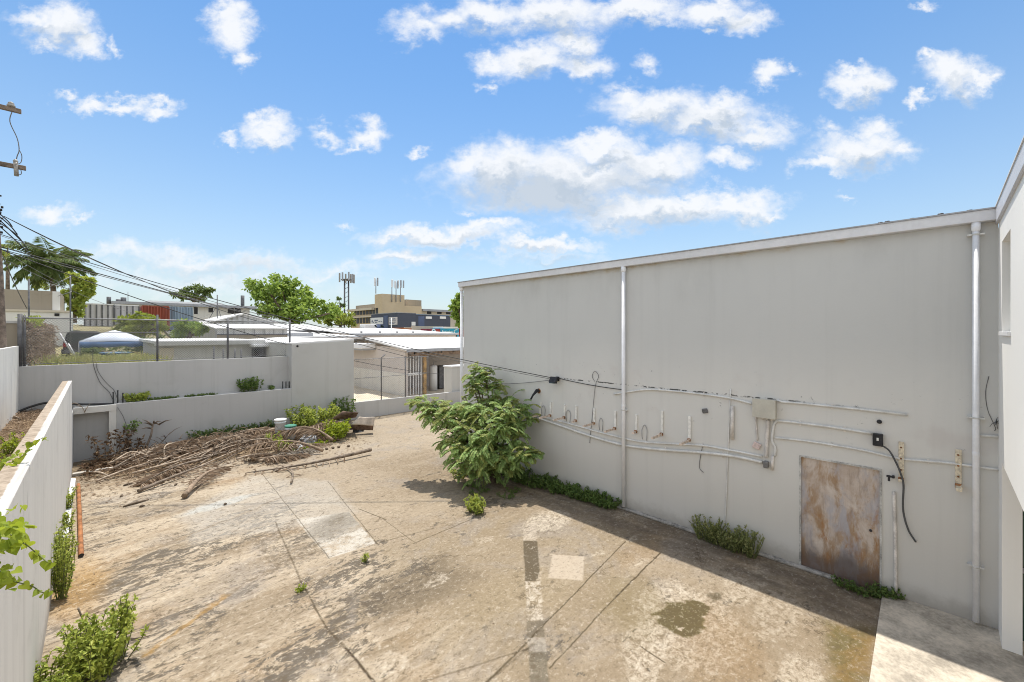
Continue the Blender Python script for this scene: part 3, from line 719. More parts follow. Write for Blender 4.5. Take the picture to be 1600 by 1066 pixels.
conduit('thick riser conduit dropping straight below the beige box', [(1201, 656), (1199, 690), (1198, 714)], .032, 'conduit_w', clips=((1199, 690),))
conduit('short conduit stub beside the thick riser below the beige box', [(1208, 712), (1207, 734)], .024, 'conduit_w')
conduit('thin vertical line from the cracked seam down to the clump of weeds', [(1142, 608), (1139, 680), (1136, 760), (1133, 822)], .012, clips=((1139, 690), (1135, 776)))
conduit('short fat pale pipe standing beside the thin vertical line', [(1145, 634), (1145, 686)], .034, 'conduit_w', curve=False)
conduit('short conduit dropping left of the beige box to a pinkish cover', [(1181, 640), (1182, 665), (1184, 688)], .018, 'conduit_w')
conduit('short horizontal pipe stub between the thick downpipe and the white building', [(1531, 680), (1560, 682)], .02)
conduit('upright pale conduit just right of the rusty door', [(1397, 768), (1399, 840), (1400, 925)], .022, 'conduit_w', clips=((1397, 772), (1398, 788), (1400, 900)))
conduit('bare wire hanging with a loop at its top beside the floodlight', [(930, 596), (926, 588), (930, 580), (936, 588), (931, 602), (927, 640), (922, 692)], .006, 'greycable', .02, 'wire', 'wire', group='loose wires on the grey wall')
conduit('thin wire curling down below the sweeping conduits', [(1098, 698), (1094, 720), (1094, 732), (1100, 738)], .006, 'greycable', .02, 'wire', 'wire', group='loose wires on the grey wall')
conduit('dark wire on the grey strip right of the thick downpipe', [(1545, 588), (1540, 612), (1543, 640), (1555, 668), (1553, 673)], .004, 'greycable', .015, 'wire', 'wire', group='loose wires on the grey wall')
# loop wires between the brackets
for i, (x, y, wd, h, s) in enumerate([(850, 645, 5, 14, 'nearest the bush'), (889, 652, 6, 14, 'second from the bush'), (940, 666, 5, 16, 'just left of the middle downpipe'), (1008, 680, 7, 20, 'just right of the middle downpipe')]):
    conduit('grey cable loop poking up from the conduit, ' + s, [(x - wd * .5, y + 6), (x - wd * .6, y - h * .4), (x, y - h * .8), (x + wd * .55, y - h * .4), (x + wd * .4, y + 8)], .0075, 'loopgrey', .03, 'cable_loop', 'cable loop', group='cable loops above the conduits')

# row of L brackets that once carried condensers: post on the wall and an arm reaching out
ords = ['first', 'second', 'third', 'fourth', 'fifth', 'sixth', 'seventh', 'eighth', 'ninth', 'tenth']
rows = [(845, 628, 648, 0), (861, 628, 649, 0), (883, 632, 652, 0), (901, 634, 657, 1), (929, 638, 661, 0), (962, 642, 669, 0), (995, 648, 674, 1), (1035, 642, 678, 0), (1078, 650, 687, 0)]
proto = {}
def bracket(L, z0, z1, y, label, mats, arm=.34, wd=.026, group='old condenser brackets in a row'):
    o = thing('bracket', label, 'bracket', (BX, y, z0), group)
    MB().box(BX - .035, BX - .002, y - wd, y + wd, z0, z1).box(BX - .042, BX - .035, y - wd * 1.15, y - wd * .7, z0, z1).build('upright', M[mats[0]], o, bevel=.004)
    MB().box(BX - arm, BX - .042, y - wd, y + wd, z0 - .03, z0 + .012).box(BX - arm, BX - .042, y - wd * 1.1, y - wd * .75, z0 + .012, z0 + .03).build('arm', M[mats[1]], o, bevel=.004)
    MB().obox((BX - .06, y, z0 + .0), (.06, wd * 2.3, .065)).build('joint', M['rust'], o, bevel=.008)
    return o
for i, (x, yt, yb_, cut) in enumerate(rows):
    a, b_ = wp(x, yt), wp(x, yb_)
    bracket(0, b_.z, a.z, a.y, f'{ords[i]} white bracket from the bush along the grey wall, ' + ('its arm cut short' if cut else 'its rusty arm sticking out'), ('greybrk', 'armpaint'), .2 if cut else .5)
for (x, yt, yb_, s, arm) in [(1408, 690, 748, 'cream bracket with rusty bolts beside the black cable', .10), (1497, 702, 758, 'cream rust-streaked bracket with a bent arm left of the thick downpipe', .26)]:
    a, b_ = wp(x, yt), wp(x, yb_)
    o = bracket(0, b_.z, a.z, a.y, s, ('steel', 'steel'), arm, .03, 'cream brackets near the rusty door')
    for k in range(3):
        MB().lathe((BX - .036, a.y, a.z + (b_.z - a.z) * (.15 + .3 * k)), [(.014, 0), (.011, .01)], 8, Vector((-1, 0, 0))).build('bolt', M['rust'], o)

# beige box, floodlight, socket box, covers
a, b_ = wp(1180, 622), wp(1214, 653)
jb = thing('junction_box', 'beige metal electrical box at the hub of the conduits', 'electrical box', (BX, (a.y + b_.y) / 2, b_.z))
MB().box(BX - .15, BX, b_.y, a.y, b_.z, a.z).build('case', M['boxpaint'], jb, bevel=.008)
MB().box(BX - .162, BX - .15, b_.y - .01, a.y + .01, b_.z - .01, a.z + .01).build('cover', M['boxpaint'], jb, bevel=.004)
for k in range(3):
    MB().lathe((BX - .07, b_.y + .08 + k * .07, b_.z - .05), [(.02, 0), (.026, .02), (.02, .05)], 8).build('gland', M['conduit_w'], jb)
q = wp(872, 592)
fl = thing('floodlight', 'small dark floodlight where the black cables meet the grey wall', 'light', q)
rot = Matrix.Rotation(R(32), 3, 'Y')
MB().obox(q + Vector((-.20, 0, -.02)), (.09, .24, .17), rot).build('housing', M['dark'], fl, bevel=.012)
MB().obox(q + Vector((-.245, 0, -.048)), (.012, .20, .13), rot).build('lens', M['glass'], fl)
MB().tube([q, q + Vector((-.10, 0, .05)), q + Vector((-.17, 0, .01))], .02, 6).obox(q + Vector((-.01, .0, 0)), (.03, .1, .12)).build('mount', M['dark'], fl)
q = wp(842, 611)
sp = thing('bent_spout', 'short black pipe end sticking down out of the wall near the bush', 'pipe', q)
MB().tube([q, q + Vector((-.09, .0, .02)), q + Vector((-.22, .03, -.10)), q + Vector((-.30, .05, -.22))], [.05, .05, .028, .024], 8).build('spout', M['dark'], sp)
MB().lathe(q + Vector((-.004, 0, 0)), [(.075, 0), (.06, .012)], 12, Vector((-1, 0, 0))).build('collar', M['rust'], sp)
a, b_ = wp(1364, 676), wp(1380, 697)
sk = thing('socket_box', 'open black socket box with a cable hanging from it above the rusty door', 'electrical box', (BX, (a.y + b_.y) / 2, b_.z))
MB().box(BX - .09, BX, b_.y, a.y, b_.z, a.z).build('case', M['dark'], sk, bevel=.01)
MB().box(BX - .10, BX - .09, b_.y + .05, a.y - .05, b_.z + .09, a.z - .06).build('socket', M['greybrk'], sk, bevel=.003)
hose = [(1380, 696), (1390, 703), (1400, 720), (1407, 736), (1412, 755), (1411, 785), (1413, 805), (1420, 828), (1431, 846)]
p = [wp(x, y, .06 + .04 * math.sin(i * .5)) for i, (x, y) in enumerate(hose)]
MB().tube(smooth(p), .0135, 8).build('hanging_cable', M['hose'], label='thick black cable hanging from the socket box past the cream bracket', cat='cable')
q = wp(1183, 696)
MB().obox(q + Vector((-.03, 0, 0)), (.06, .13, .12), Matrix.Rotation(R(20), 3, 'X')).build('cable_cover', simple('pink_primer', (.62, .50, .46), .7, 0, .2, 14), label='tilted pinkish cover plate at the end of a short conduit', cat='cover plate', bevel=.012)
q = wp(1102, 642)
MB().obox(q + Vector((-.02, 0, 0)), (.04, .12, .10), Matrix.Rotation(R(-15), 3, 'X')).build('pipe_stub', M['greycable'], label='dark stub of a cut pipe alone on the grey wall', cat='pipe stub', bevel=.02)
q = wp(1374, 659)
MB().lathe(q, [(.035, 0), (.03, .04), (.015, .05)], 10, Vector((-1, 0, 0))).build('wall_valve', M['dark'], label='small round black fitting above the socket box', cat='fitting')
q = wp(1396, 744)
MB().obox(q + Vector((-.05, 0, 0)), (.1, .03, .03)).obox(q + Vector((-.1, .03, .01)), (.03, .1, .03)).obox(q + Vector((-.09, .05, -.03)), (.03, .03, .08)).build('tap', M['dark'], label='small dark tap beside the cream bracket with the cable', cat='tap', bevel=.005)
q = wp(1198, 725)
MB().obox(q + Vector((-.05, 0, 0)), (.1, .085, .13)).build('pipe_elbow', M['greycable'], label='dark elbow fitting where the lowest conduit meets the riser', cat='fitting', bevel=.02)
q = wp(1556, 660)
for k in range(1):
    mb = MB()
    for j in range(9):
        d = Vector((-.05 - .1 * random.random(), random.uniform(-.1, .1), random.uniform(-.1, .12)))
        mb.tube([q, q + d * .6 + Vector((0, 0, .02)), q + d], .004, 4)
    mb.build('dry_weed', M['greycable'], label='tiny dry weed growing from the grey wall corner by the white building', cat='weed')
# ------------------------------------------------------------------ utility pole and overhead cables
M['wood'] = simple('weathered_pole_wood', (0.20, 0.155, 0.12), .9, 0, .35, 5, .5)
M['ins'] = simple('grey_porcelain', (0.30, 0.28, 0.25), .4, 0, .3, 8)
pb, ptp = Vector((-1.93, 19.38, 1.9)), Vector((-2.39, 19.86, 11.6))
def pole_at(z): return pb + (ptp - pb) * ((z - pb.z) / (ptp.z - pb.z))
up = thing('utility_pole', 'leaning weathered wooden utility pole at the left edge with two crossarms and tangled fittings', 'utility pole', pb)
MB().tube([pole_at(z) + Vector((dx, 0, 0)) for z, dx in ((1.9, -.08), (4, -.03), (6, 0), (8, 0), (10, 0), (11.6, 0))], [.17, .175, .17, .16, .145, .135], 14).build('post', M['wood'], up)
for zc, xe in ((11.1, -1.62), (9.36, -1.52)):
    q = pole_at(zc)
    ca = MB().obox((q.x, q.y - .16, zc), (2 * (xe - q.x), .11, .13)).build('crossarm', M['wood'], up, bevel=.012)
    if zc > 10:
        MB().lathe((xe - .20, q.y - .16, zc + .065), [(.03, 0), (.09, .02), (.09, .06), (.06, .09), (.07, .12), (.03, .16)], 12).build('insulator', M['ins'], ca)
    else:
        MB().tube([(xe - .20, q.y - .22, zc + .12), (xe - .18, q.y - .24, zc - .30)], .05, 8).lathe((xe - .20, q.y - .22, zc + .1), [(.03, 0), (.06, .04), (.03, .10)], 8).build('fuse_cutout', M['ins'], ca)
        MB().tube(smooth([(xe - .16, q.y - .24, zc - .26), (xe - .09, q.y - .24, zc - .22), (xe - .10, q.y - .24, zc - .08), (xe - .17, q.y - .22, zc)]), .010, 5).build('jumper_wire', M['greycable'], ca)
q = pole_at(11.1); q2 = pole_at(9.36)
MB().tube(smooth([(-1.80, q.y - .2, 11.02), (-1.84, q.y - .2, 10.7), (-1.70, q.y - .2, 10.25), (-1.66, q.y - .2, 9.9), (-1.70, q.y - .2, 9.7), (-1.72, q.y - .22, 9.48)]), .012, 5).build('drop_wire', M['greycable'], up)
MB().tube(smooth([(-1.66, q2.y - .2, 9.9), (-1.60, q2.y - .2, 9.72), (-1.62, q2.y - .2, 9.5), (-1.72, q2.y - .2, 9.42)]), .010, 5).build('drop_wire', M['greycable'], up)
for k in range(14):
    z = 7.3 + k * .085; c = pole_at(z) + Vector((.14 + random.uniform(0, .10), -.1, 0))
    MB().obox(c, (.05, .05, .07), Matrix.Rotation(random.random() * 3, 3, 'X')).build('spool_insulator', M['dark'], up, bevel=.012)
for k in range(5):
    a = pole_at(7.9 - k * .1) + Vector((.15, -.1, 0)); d = a + Vector((.25 + .1 * k, .25, -.35 - .12 * k))
    MB().tube(smooth([a, (a + d) / 2 + Vector((random.uniform(-.05, .08), 0, random.uniform(-.1, .06))), d]), .016, 5).build('tail_wire', M['cable'], up)

def cable(label, A, B, mid=None, r=.014, mat='cable', n=28, name='overhead_cable', cat='cable', group='overhead cables from the utility pole'):
    A, B = Vector(A), Vector(B); sag = .1
    if mid:
        best = min(((abs(proj(A.lerp(B, s / 400))[0] - mid[0]), s / 400) for s in range(20, 381)))[1]
        p = A.lerp(B, best); t = proj(p)[2]; z = CAM.z + (HY - mid[1]) * t / FPX
        sag = max(-.5, (p.z - z) / (4 * best * (1 - best)))
    pts = [A.lerp(B, i / n) - Vector((0, 0, 4 * sag * (i / n) * (1 - i / n))) for i in range(n + 1)]
    return MB().tube(pts, r, 6).build(name, M[mat], label=label, cat=cat, group=group)
wallpt = wp(868, 591, .05)
cable('thickest black overhead cable running from the pole to the floodlight on the grey wall', W(-6, 364, 12.3), wallpt, (404, 486), .011)
cable('thin companion cable just below the thickest one, ending at the floodlight', W(-6, 366, 12.3), wp(866, 593, .04), (412, 493), .007, 'greycable')
house = onY(690, 566, 24.1)
cable('middle overhead cable passing above the fence to the carport fascia', W(-5, 384, 12.3), onY(652, 562, 24.1), (412, 498), .016)
cable('grey twisted overhead cable beside the middle one, ending at the carport', W(-5, 388, 12.3), onY(700, 566, 24.1), (300, 468), .012, 'greycable')
cable('lowest overhead cable dropping across the fence to the far gate post', W(-4, 388, 12.3), onY(690, 585, 22.0), (352, 511), .015)
cable('upper thin cable leaving the tangle of fittings on the pole', W(6, 338, 12.2), W(560, 527, 24), (225, 440), .012)
cable('second thin cable sagging from the pole tangle over the palm', W(6, 338, 12.2), W(430, 494, 21), (160, 413), .009, 'greycable')
cable('slack grey line from the pole foot across the fence corner', W(12, 408, 12.2), W(330, 490, 40), (150, 470), .008, 'greycable')
cable('fine grey guy line from the pole to the fence corner post', W(4, 400, 12.2), W(42, 482, 14.2), (28, 455), .012, 'greycable')
cable('very thin pale line crossing the lowest cable in front of the neighbour yard', W(16, 398, 12.2), W(115, 450, 26), None, .007, 'greycable')
cable('black cable lying along the cracked seam from the floodlight to the middle downpipe', wp(874, 591, .04), wp(975, 609, .03), (930, 603), .010)
cable('thin line meeting the floodlight from behind the bush', Vector((9.0, 11.3, wp(735, 597).z)), wp(866, 593, .05), None, .008, 'greycable')
# cables down the upper wall
def hang(label, pts, r=.009, name='hanging_wire', mat='greycable', y=20.38):
    MB().tube(smooth([onY(a, b_, y) for a, b_ in pts]), r, 5).build(name, M[mat], label=label, cat='wire', group='loose wires on the back walls')
hang('dark wire down the upper back wall to three pipe stubs, left one', [(145, 545), (146, 570), (156, 597), (170, 612), (176, 624)])
hang('dark wire down the upper back wall beside the left one', [(150, 566), (153, 580), (165, 597), (178, 610), (183, 622)], .007)
hang('wire trailing down the lower terrace wall beside the alcove post', [(183, 636), (192, 650), (200, 672), (202, 686)], .008, y=19.86)
for i, (x, yt, yb_) in enumerate([(177, 614, 630), (184, 611, 629), (192, 615, 630), (442, 597, 607), (447, 597, 607), (452, 597, 606)]):
    a, c_ = onY(x, yt, 20.1), onY(x, yb_ + 2, 20.1)
    where = ['by the alcove', 'at the tall blank wall end'][i // 3]
    k = ['left', 'middle', 'right'][i % 3]
    MB().tube([(a.x, 20.12, 1.8), (a.x, 20.12, a.z)], .022, 6).lathe((a.x, 20.12, a.z), [(.022, 0), (.03, .01), (.0, .03)], 6).build('pipe_stub', M['cable'], label=f'{k} of three short dark pipe stubs on the terrace {where}', cat='pipe stub', group='pipe stubs on the terrace ledge')
MB().tube(smooth([onY(30, 643, 20.2), onY(50, 635, 20.2), onY(80, 629, 20.2), onY(130, 632, 20.2), onY(178, 631, 20.1)]), .035, 7).build('black_hose', M['cable'], label='thick black hose lying along the foot of the upper back wall', cat='hose')

# ------------------------------------------------------------------ chain link fences
M['galv'] = simple('galvanised_wire', (0.30, 0.30, 0.30), .55, .4, .2, 4)
M['post'] = simple('dark_fence_post', (0.13, 0.13, 0.135), .6, .2, .25, 5)
def chainlink(root, x0, x1, y, z0, z1, s=.085, r=.005):
    mb = MB(); h = z1 - z0; n = int((x1 - x0 + h) / s)
    for sg in (1, -1):
        for i in range(n + 1):
            a = x0 - h + i * s; p0, p1 = (a, z0), (a + h, z1)
            if p0[0] < x0: p0 = (x0, z0 + (x0 - a))
            if p1[0] > x1: p1 = (x1, z0 + (x1 - a))
            if p1[0] - p0[0] < .02: continue
            if sg < 0: p0 = (x0 + x1 - p0[0], p0[1]); p1 = (x0 + x1 - p1[0], p1[1])
            mb.tube([(p0[0], y + sg * .002, p0[1]), (p1[0], y + sg * .002, p1[1])], r, 3, False)
    return mb.build('mesh', M['galv'], root)
cf = thing('chain_link_fence', 'long chain link fence with dark posts on top of the upper back wall', 'fence', (2.2, 20.5, 3.22))
zt = 4.78
chainlink(cf, -1.70, 6.08, 20.5, 3.26, zt)
MB().tube([(-1.70, 20.5, zt), (6.1, 20.5, zt)], .024, 8).build('top_rail', M['galv'], cf)
MB().tube([(-1.70, 20.5, 3.28), (6.1, 20.5, 3.28)], .012, 6).build('bottom_wire', M['galv'], cf)
for px, rr, dz in ((31, .055, .12), (38, .035, .08), (246, .035, .2), (356, .038, .12), (453, .04, .08)):
    x = onY(px, 520, 20.5).x
    MB().tube([(x, 20.52, 3.2), (x, 20.52, zt + dz)], rr, 10).build('post', M['post'], cf)
MB().tube([onY(70, 519, 20.5), onY(250, 520, 20.5)], .012, 6).build('brace_rod', M['galv'], cf)
gf = thing('chain_link_fence', 'chain link fence with thin posts on the knee high wall at the gap', 'fence', (12, 20.0, .85))
x0 = 9.05; x1 = 13.4
chainlink(gf, x0, x1, 19.98, .86, 2.95, .10, .0038)
for z in (2.97, 2.02): MB().tube([(x0, 19.98, z), (x1, 19.98, z - .02)], .016, 6).build('rail', M['galv'], gf)
for px in (596, 633.5, 656):
    x = onY(px, 590, 19.98).x
    pts = [(x, 20.0, .7), (x, 20.0, 2.98)]
    if px < 600: pts += [(x + .22, 20.0, 3.16)]
    MB().tube(pts, .03 if px < 650 else .022, 8).build('post', M['post'], gf)

# ------------------------------------------------------------------ buildings beyond the back wall
M['roofw'] = simple('white_roof_coating', (0.72, 0.71, 0.69), .7, 0, .06, .8)
M['roofline'] = simple('roof_edge_grey', (0.33, 0.34, 0.36), .6, 0, .1, 1)
M['pink'] = painted('pale_pink_render', (0.56, 0.51, 0.475), (0.40, 0.36, 0.33), .25)
M['beige'] = painted('beige_render', (0.56, 0.45, 0.30), (0.4, .33, .22), .12)
M['slate'] = painted('slate_blue_paint', (0.085, 0.095, 0.125), (0.06, .065, .08), .2)
M['glassd'] = simple('shadowed_opening', (0.02, 0.018, 0.016), .35, 0, .3, 1)
M['cream'] = painted('cream_render', (0.56, 0.50, 0.40), (.4, .35, .28), .2)
M['brownwall'] = painted('stained_block', (0.33, 0.285, 0.22), (0.15, .12, .085), .6)
M['bluedoor'] = simple('blue_door_paint', (0.09, 0.12, 0.21), .6, 0, .1, 1)
M['white'] = simple('plain_white_paint', (0.74, 0.74, 0.74), .6, 0, .06, 1)
def windows(root, lst, plane, axis, name='window', mat='glassd', depth=.12, frame='white'):
    """each window its own part with a proud frame; rects are photo pixels on the wall plane"""
    for (xa, ya_, xb, yb_) in lst:
        f = (lambda x, y: onY(x, y, plane)) if axis == 'y' else (lambda x, y: onX(x, y, plane))
        a, c_ = f((xa + xb) / 2 if 0 else xa, ya_), f(xb, yb_)
        z1, z0 = a.z, c_.z
        if axis == 'y':
            p = MB().box(a.x, c_.x, plane - .03, plane + .02, z0, z1).build(name, M[mat], root)
            if frame: MB().box(a.x - .06, a.x, plane - .05, plane, z0, z1).box(c_.x, c_.x + .06, plane - .05, plane, z0, z1).box(a.x - .06, c_.x + .06, plane - .05, plane, z1, z1 + .06).build('frame', M[frame], p)
        else:
            p = MB().box(plane - .03, plane + .02, c_.y, a.y, z0, z1).build(name, M[mat], root)
            if frame: MB().box(plane - .05, plane, c_.y - .05, c_.y, z0, z1).box(plane - .05, plane, a.y, a.y + .05, z0, z1).build('frame', M[frame], p)

# grey annex whose blank gable closes the yard
an = thing('grey_annex', 'windowless grey annex whose blank wall stands between the terrace and the gap', 'building', (7.5, 19.9, 0))
MB().prism([(6.13, -.1), (8.97, -.1), (8.97, 3.93), (6.13, 3.78)], 'y', 19.9, 31).build('wall', M['grey_wall'], an, bevel=.01)
MB().prism([(6.1, 3.785), (8.99, 3.936), (8.99, 4.0), (6.1, 3.845)], 'y', 19.93, 31.05).build('roof', M['roofw'], an)
MB().prism([(6.13, .0), (8.97, .0), (8.97, .62), (6.13, .62)], 'y', 19.86, 19.9).build('plinth', M['grey_wall'], an, bevel=.01)
q = onY(465, 541, 19.88); MB().lathe((q.x, 19.9, q.z), [(.05, 0), (.04, .03)], 10, Vector((0, -1, 0))).build('vent', M['dark'], an)
# low grey outbuilding behind the fence
ob = thing('grey_outbuilding', 'low flat roofed grey outbuilding seen through the chain link fence', 'building', (4.0, 24.2, 2.2))
MB().box(1.97, 6.1, 24.2, 33, 1.8, 3.80).build('wall', M['grey_wall'], ob)
rfo = MB().box(1.8, 6.11, 23.9, 33.2, 3.80, 3.94).build('roof', M['roofw'], ob, bevel=.01)
MB().box(1.8, 6.11, 23.86, 23.9, 3.72, 3.90).build('fascia', M['grey_wall'], rfo)
a = onY(249, 545, 24.2); c_ = onY(271, 545, 24.2)
MB().box(a.x, c_.x, 24.12, 24.2, 2.2, 3.62).build('door', M['cream'], ob)
a = onY(391, 537, 24.0); c_ = onY(428, 540, 24.0)
MB().box(a.x, c_.x, 23.3, 24.2, c_.z - .03, a.z - .02).build('awning', M['white'], ob, bevel=.01)
MB().box(5.55, 5.95, 23.7, 24.1, 2.9, 3.5).build('meter_box', M['dark'], ob, bevel=.01)
# pink house with the carport
ph = thing('pink_house', 'pale pink rendered house with white sheet roof and shaded carport beyond the gap', 'house', (20, 24.9, 0))
MB().box(14.8, 15.0, 24.9, 40, -.1, 3.3).box(15.0, 24, 39.8, 40, -.1, 3.3).box(15.0, 24, 28.4, 28.6, -.1, 3.3).build('wall', M['pink'], ph)
MB().box(14.76, 14.8, 24.9, 40, -.1, 1.5).build('lower_band', M['white_wall'], ph)
rfp = MB()
rfp.add([(14.4, 24.1, 3.22), (25.5, 24.1, 3.22), (25.5, 30.0, 3.92), (14.4, 30.0, 3.92), (14.4, 24.1, 3.10), (25.5, 24.1, 3.10), (25.5, 30.0, 3.80), (14.4, 30.0, 3.80)], [(0, 1, 2, 3), (4, 7, 6, 5), (0, 4, 5, 1), (2, 6, 7, 3), (0, 3, 7, 4), (1, 5, 6, 2)])
rfp.add([(14.4, 30.0, 3.92), (25.5, 30.0, 3.92), (25.5, 40.5, 3.3), (14.4, 40.5, 3.3)], [(0, 1, 2, 3)])
rfp = rfp.build('roof', M['roofw'], ph)
MB().box(14.42, 25.5, 24.06, 24.1, 3.0, 3.21).build('gutter', M['roofline'], rfp)
M['rafter'] = simple('aged_rafters', (.22, .16, .12), .9, 0, .4, 3)
MB().box(15.0, 25, 24.3, 24.45, 2.72, 3.0).build('fascia_board', M['rafter'], rfp)
for k in range(9):
    MB().box(15.1 + k * 1.1, 15.2 + k * 1.1, 24.3, 28.4, 2.86, 3.05).build('rafter', M['rafter'], rfp)
MB().box(15.0, 24, 24.45, 28.4, 3.05, 3.08).build('ceiling', M['rafter'], ph)
x = onY(664, 590, 24.9).x
MB().box(x - .1, x + .1, 24.85, 25.05, 0, 2.9).build('timber_post', simple('ochre_timber', (.42, .25, .08), .85, 0, .4, 4), ph)
for px in (637, 641, 646, 650, 654, 658):
    x = onY(px, 590, 25.0).x
    MB().box(x - .025, x + .025, 24.98, 25.03, 0, 2.7).build('bar', M['white'], ph)
MB().box(onY(636, 590, 25).x, onY(659, 590, 25).x, 24.95, 25.04, 1.35, 1.52).build('gate_board', M['white'], ph, bevel=.01)
wh_ = thing('water_heater', 'tall white cylinder tank standing in the shade of the carport', 'tank', onY(677, 612, 26.0) * 1.0)
x = onY(677, 600, 26).x
MB().lathe((x, 26, 0), [(.30, 0), (.30, 1.75), (.24, 1.85), (.1, 1.9)], 18).build('tank', M['white'], wh_)
MB().tube([(x, 26, 1.9), (x, 26, 2.1), (x + .3, 26, 2.1)], .03, 6).build('pipe', M['galv'], wh_)
for px, s in ((688, 'left'), (699, 'right')):
    x = onY(px, 600, 26.4).x
    c_ = thing('dark_cabinet', f'dark metal cabinet in the carport shade, the {s} one of two', 'cabinet', (x, 26.4, 0), 'dark cabinets in the carport')
    MB().box(x - .26, x + .26, 26.2, 26.8, 0, 1.75).build('case', M['cable'], c_, bevel=.01)
    MB().box(x - .24, x - .01, 26.17, 26.2, .05, 1.7).box(x + .01, x + .24, 26.17, 26.2, .05, 1.7).build('door', M['post'], c_)
cn = thing('side_canopy', 'small white box canopy fixed to the pink house side beyond the annex', 'canopy', (14.4, 32, 3.0))
MB().box(13.6, 14.76, 29.0, 36, 3.12, 3.5).build('box', M['white'], cn, bevel=.05)
MB().box(13.7, 14.76, 29.1, 36, 3.0, 3.12).build('soffit', M['roofline'], cn)
for i in range(3):
    q = onZ(558 + i * 4.5, 623, 0); q = onY(558 + i * 4.5, 624, 20.8)
    mb = MB(); mb.lathe((q.x, 20.9, -.02), [(.02, 0), (.10, .06), (.12, .14), (.07, .2), (.0, .22)], 7)
    mb.build('rubble_stone', M['post'], label='dark stone lying behind the knee high wall at the gap', cat='stone', group='stones behind the knee high wall')

# white roofed sheds in the middle distance
def shed(name, label, px0, px1, Yf, yfas, yfb, Yb, yback, wall='roofline', pxs=None, group='white roofed sheds beyond the gap'):
    a, b_ = onY(px0, yfas, Yf), onY(px1, yfas, Yf)
    z1 = a.z; z0 = onY(px0, yfb, Yf).z; zb = CAM.z + (HY - yback) * proj((a.x, Yb, 0))[2] / FPX
    o = thing(name, label, 'shed', ((a.x + b_.x) / 2, Yf, 0), group)
    MB().box(a.x, b_.x, Yf, Yb, -.2, min(z0, zb)).build('wall', M['pink'], o)
    MB().add([(a.x - .3, Yf - .3, z1), (b_.x + .3, Yf - .3, z1), (b_.x + .3, Yb, zb), (a.x - .3, Yb, zb), (a.x - .3, Yf - .3, z1 - .08), (b_.x + .3, Yf - .3, z1 - .08), (b_.x + .3, Yb, zb - .08), (a.x - .3, Yb, zb - .08)],
             [(0, 1, 2, 3), (4, 7, 6, 5), (0, 4, 5, 1), (2, 6, 7, 3), (0, 3, 7, 4), (1, 5, 6, 2)]).build('roof', M['roofw'], o)
    MB().box(a.x - .3, b_.x + .3, Yf - .34, Yf - .3, z0, z1).build('fascia', M[wall], o)
    return o
s1 = shed('white_roof_shed', 'widest white roofed shed with a thin dark line of bolts, right behind the pink house', 548, 712, 43, 521, 524.5, 60, 512)
for px in (566, 595, 622, 647):
    q = onY(px, 519.5, 43.4); MB().box(q.x - .09, q.x + .09, 43.5, 43.7, q.z - .05, q.z + .12).build('roof_vent', M['post'], s1)
q = onY(611.5, 512, 50); MB().tube([(q.x, 50, q.z - .8), (q.x, 50, q.z + 1.3)], .06, 6).build('vent_pipe', M['white'], s1)
shed('white_roof_shed', 'white roofed shed below the dark wall strip, left of the widest roof', 455, 560, 39, 526, 528, 52, 519.5)
shed('white_roof_shed', 'far white gabled roof in front of the leafy tree', 512, 578, 66, 516.5, 519, 80, 510)
shed('white_roof_shed', 'bright narrow roof left of the far gabled roof', 440, 520, 56, 516, 520, 68, 506)
shed('white_roof_shed', 'small white stepped roof peeking over the grey outbuilding', 424, 482, 40, 520.5, 526.5, 46, 517.5)
# gable shed and long veranda roof on the left
ga = onY(380, 491, 46); gl = onY(336, 503, 46); gr = onY(428, 503, 46)
gs = thing('gable_shed', 'shed with grey corrugated gable end behind the fence', 'shed', (ga.x, 46, 2))
def corrugated(name, col, s, ax=0):
    m, t, b, pos, out = newmat(name)
    x = t.sep(pos)[ax]
    wv = t.m('SINE', t.m('MULTIPLY', x, s))
    n = t.noise(t.mapping(pos, (3, 3, .3)), 1.2, 5, .65)
    c = t.mix(t.step(n, .4, .75), col, [q * .7 for q in col])
    t._set(b.inputs['Base Color'], c); b.inputs['Roughness'].default_value = .55
    t._set(b.inputs['Normal'], t.bump(wv, .9, .05)); return m
M['corr_grey'] = corrugated('grey_corrugated', (.44, .44, .44), 14)
M['corr_white'] = corrugated('white_ribbed_sheet', (.66, .67, .69), 9)
M['corr_pale'] = corrugated('chalky_container_sheet', (.60, .59, .60), 8)
M['corr_red'] = corrugated('red_container_sheet', (.33, .075, .04), 16)
M['corr_blue'] = corrugated('faded_blue_container_sheet', (.28, .36, .44), 16)
zb = onY(380, 516, 46).z
MB().prism([(gl.x, zb - 2), (gr.x, zb - 2), (gr.x, gr.z), (ga.x, ga.z), (gl.x, gl.z)], 'y', 46, 58).build('wall', M['corr_grey'], gs)
mb = MB()
for (p0, p1) in (((gl.x - .5, gl.z - .1), (ga.x, ga.z + .06)), ((ga.x, ga.z + .06), (gr.x + .5, gr.z - .1))):
    mb.add([(p0[0], 45.7, p0[1] + .05), (p1[0], 45.7, p1[1] + .05), (p1[0], 58.3, p1[1] + .05), (p0[0], 58.3, p0[1] + .05), (p0[0], 45.7, p0[1] - .08), (p1[0], 45.7, p1[1] - .08), (p1[0], 58.3, p1[1] - .08), (p0[0], 58.3, p0[1] - .08)], [(0, 1, 2, 3), (4, 7, 6, 5), (0, 4, 5, 1), (2, 6, 7, 3), (0, 3, 7, 4), (1, 5, 6, 2)])
mb.build('roof', M['roofw'], gs)
ve = thing('long_shed', 'long low shed with white sheet wall panels behind the grey outbuilding', 'shed', (8, 36, 2.2))
a, b_ = onY(340, 512.5, 36), onY(449, 512.5, 36)
zr = CAM.z + (HY - 505.8) * proj((a.x, 41, 0))[2] / FPX
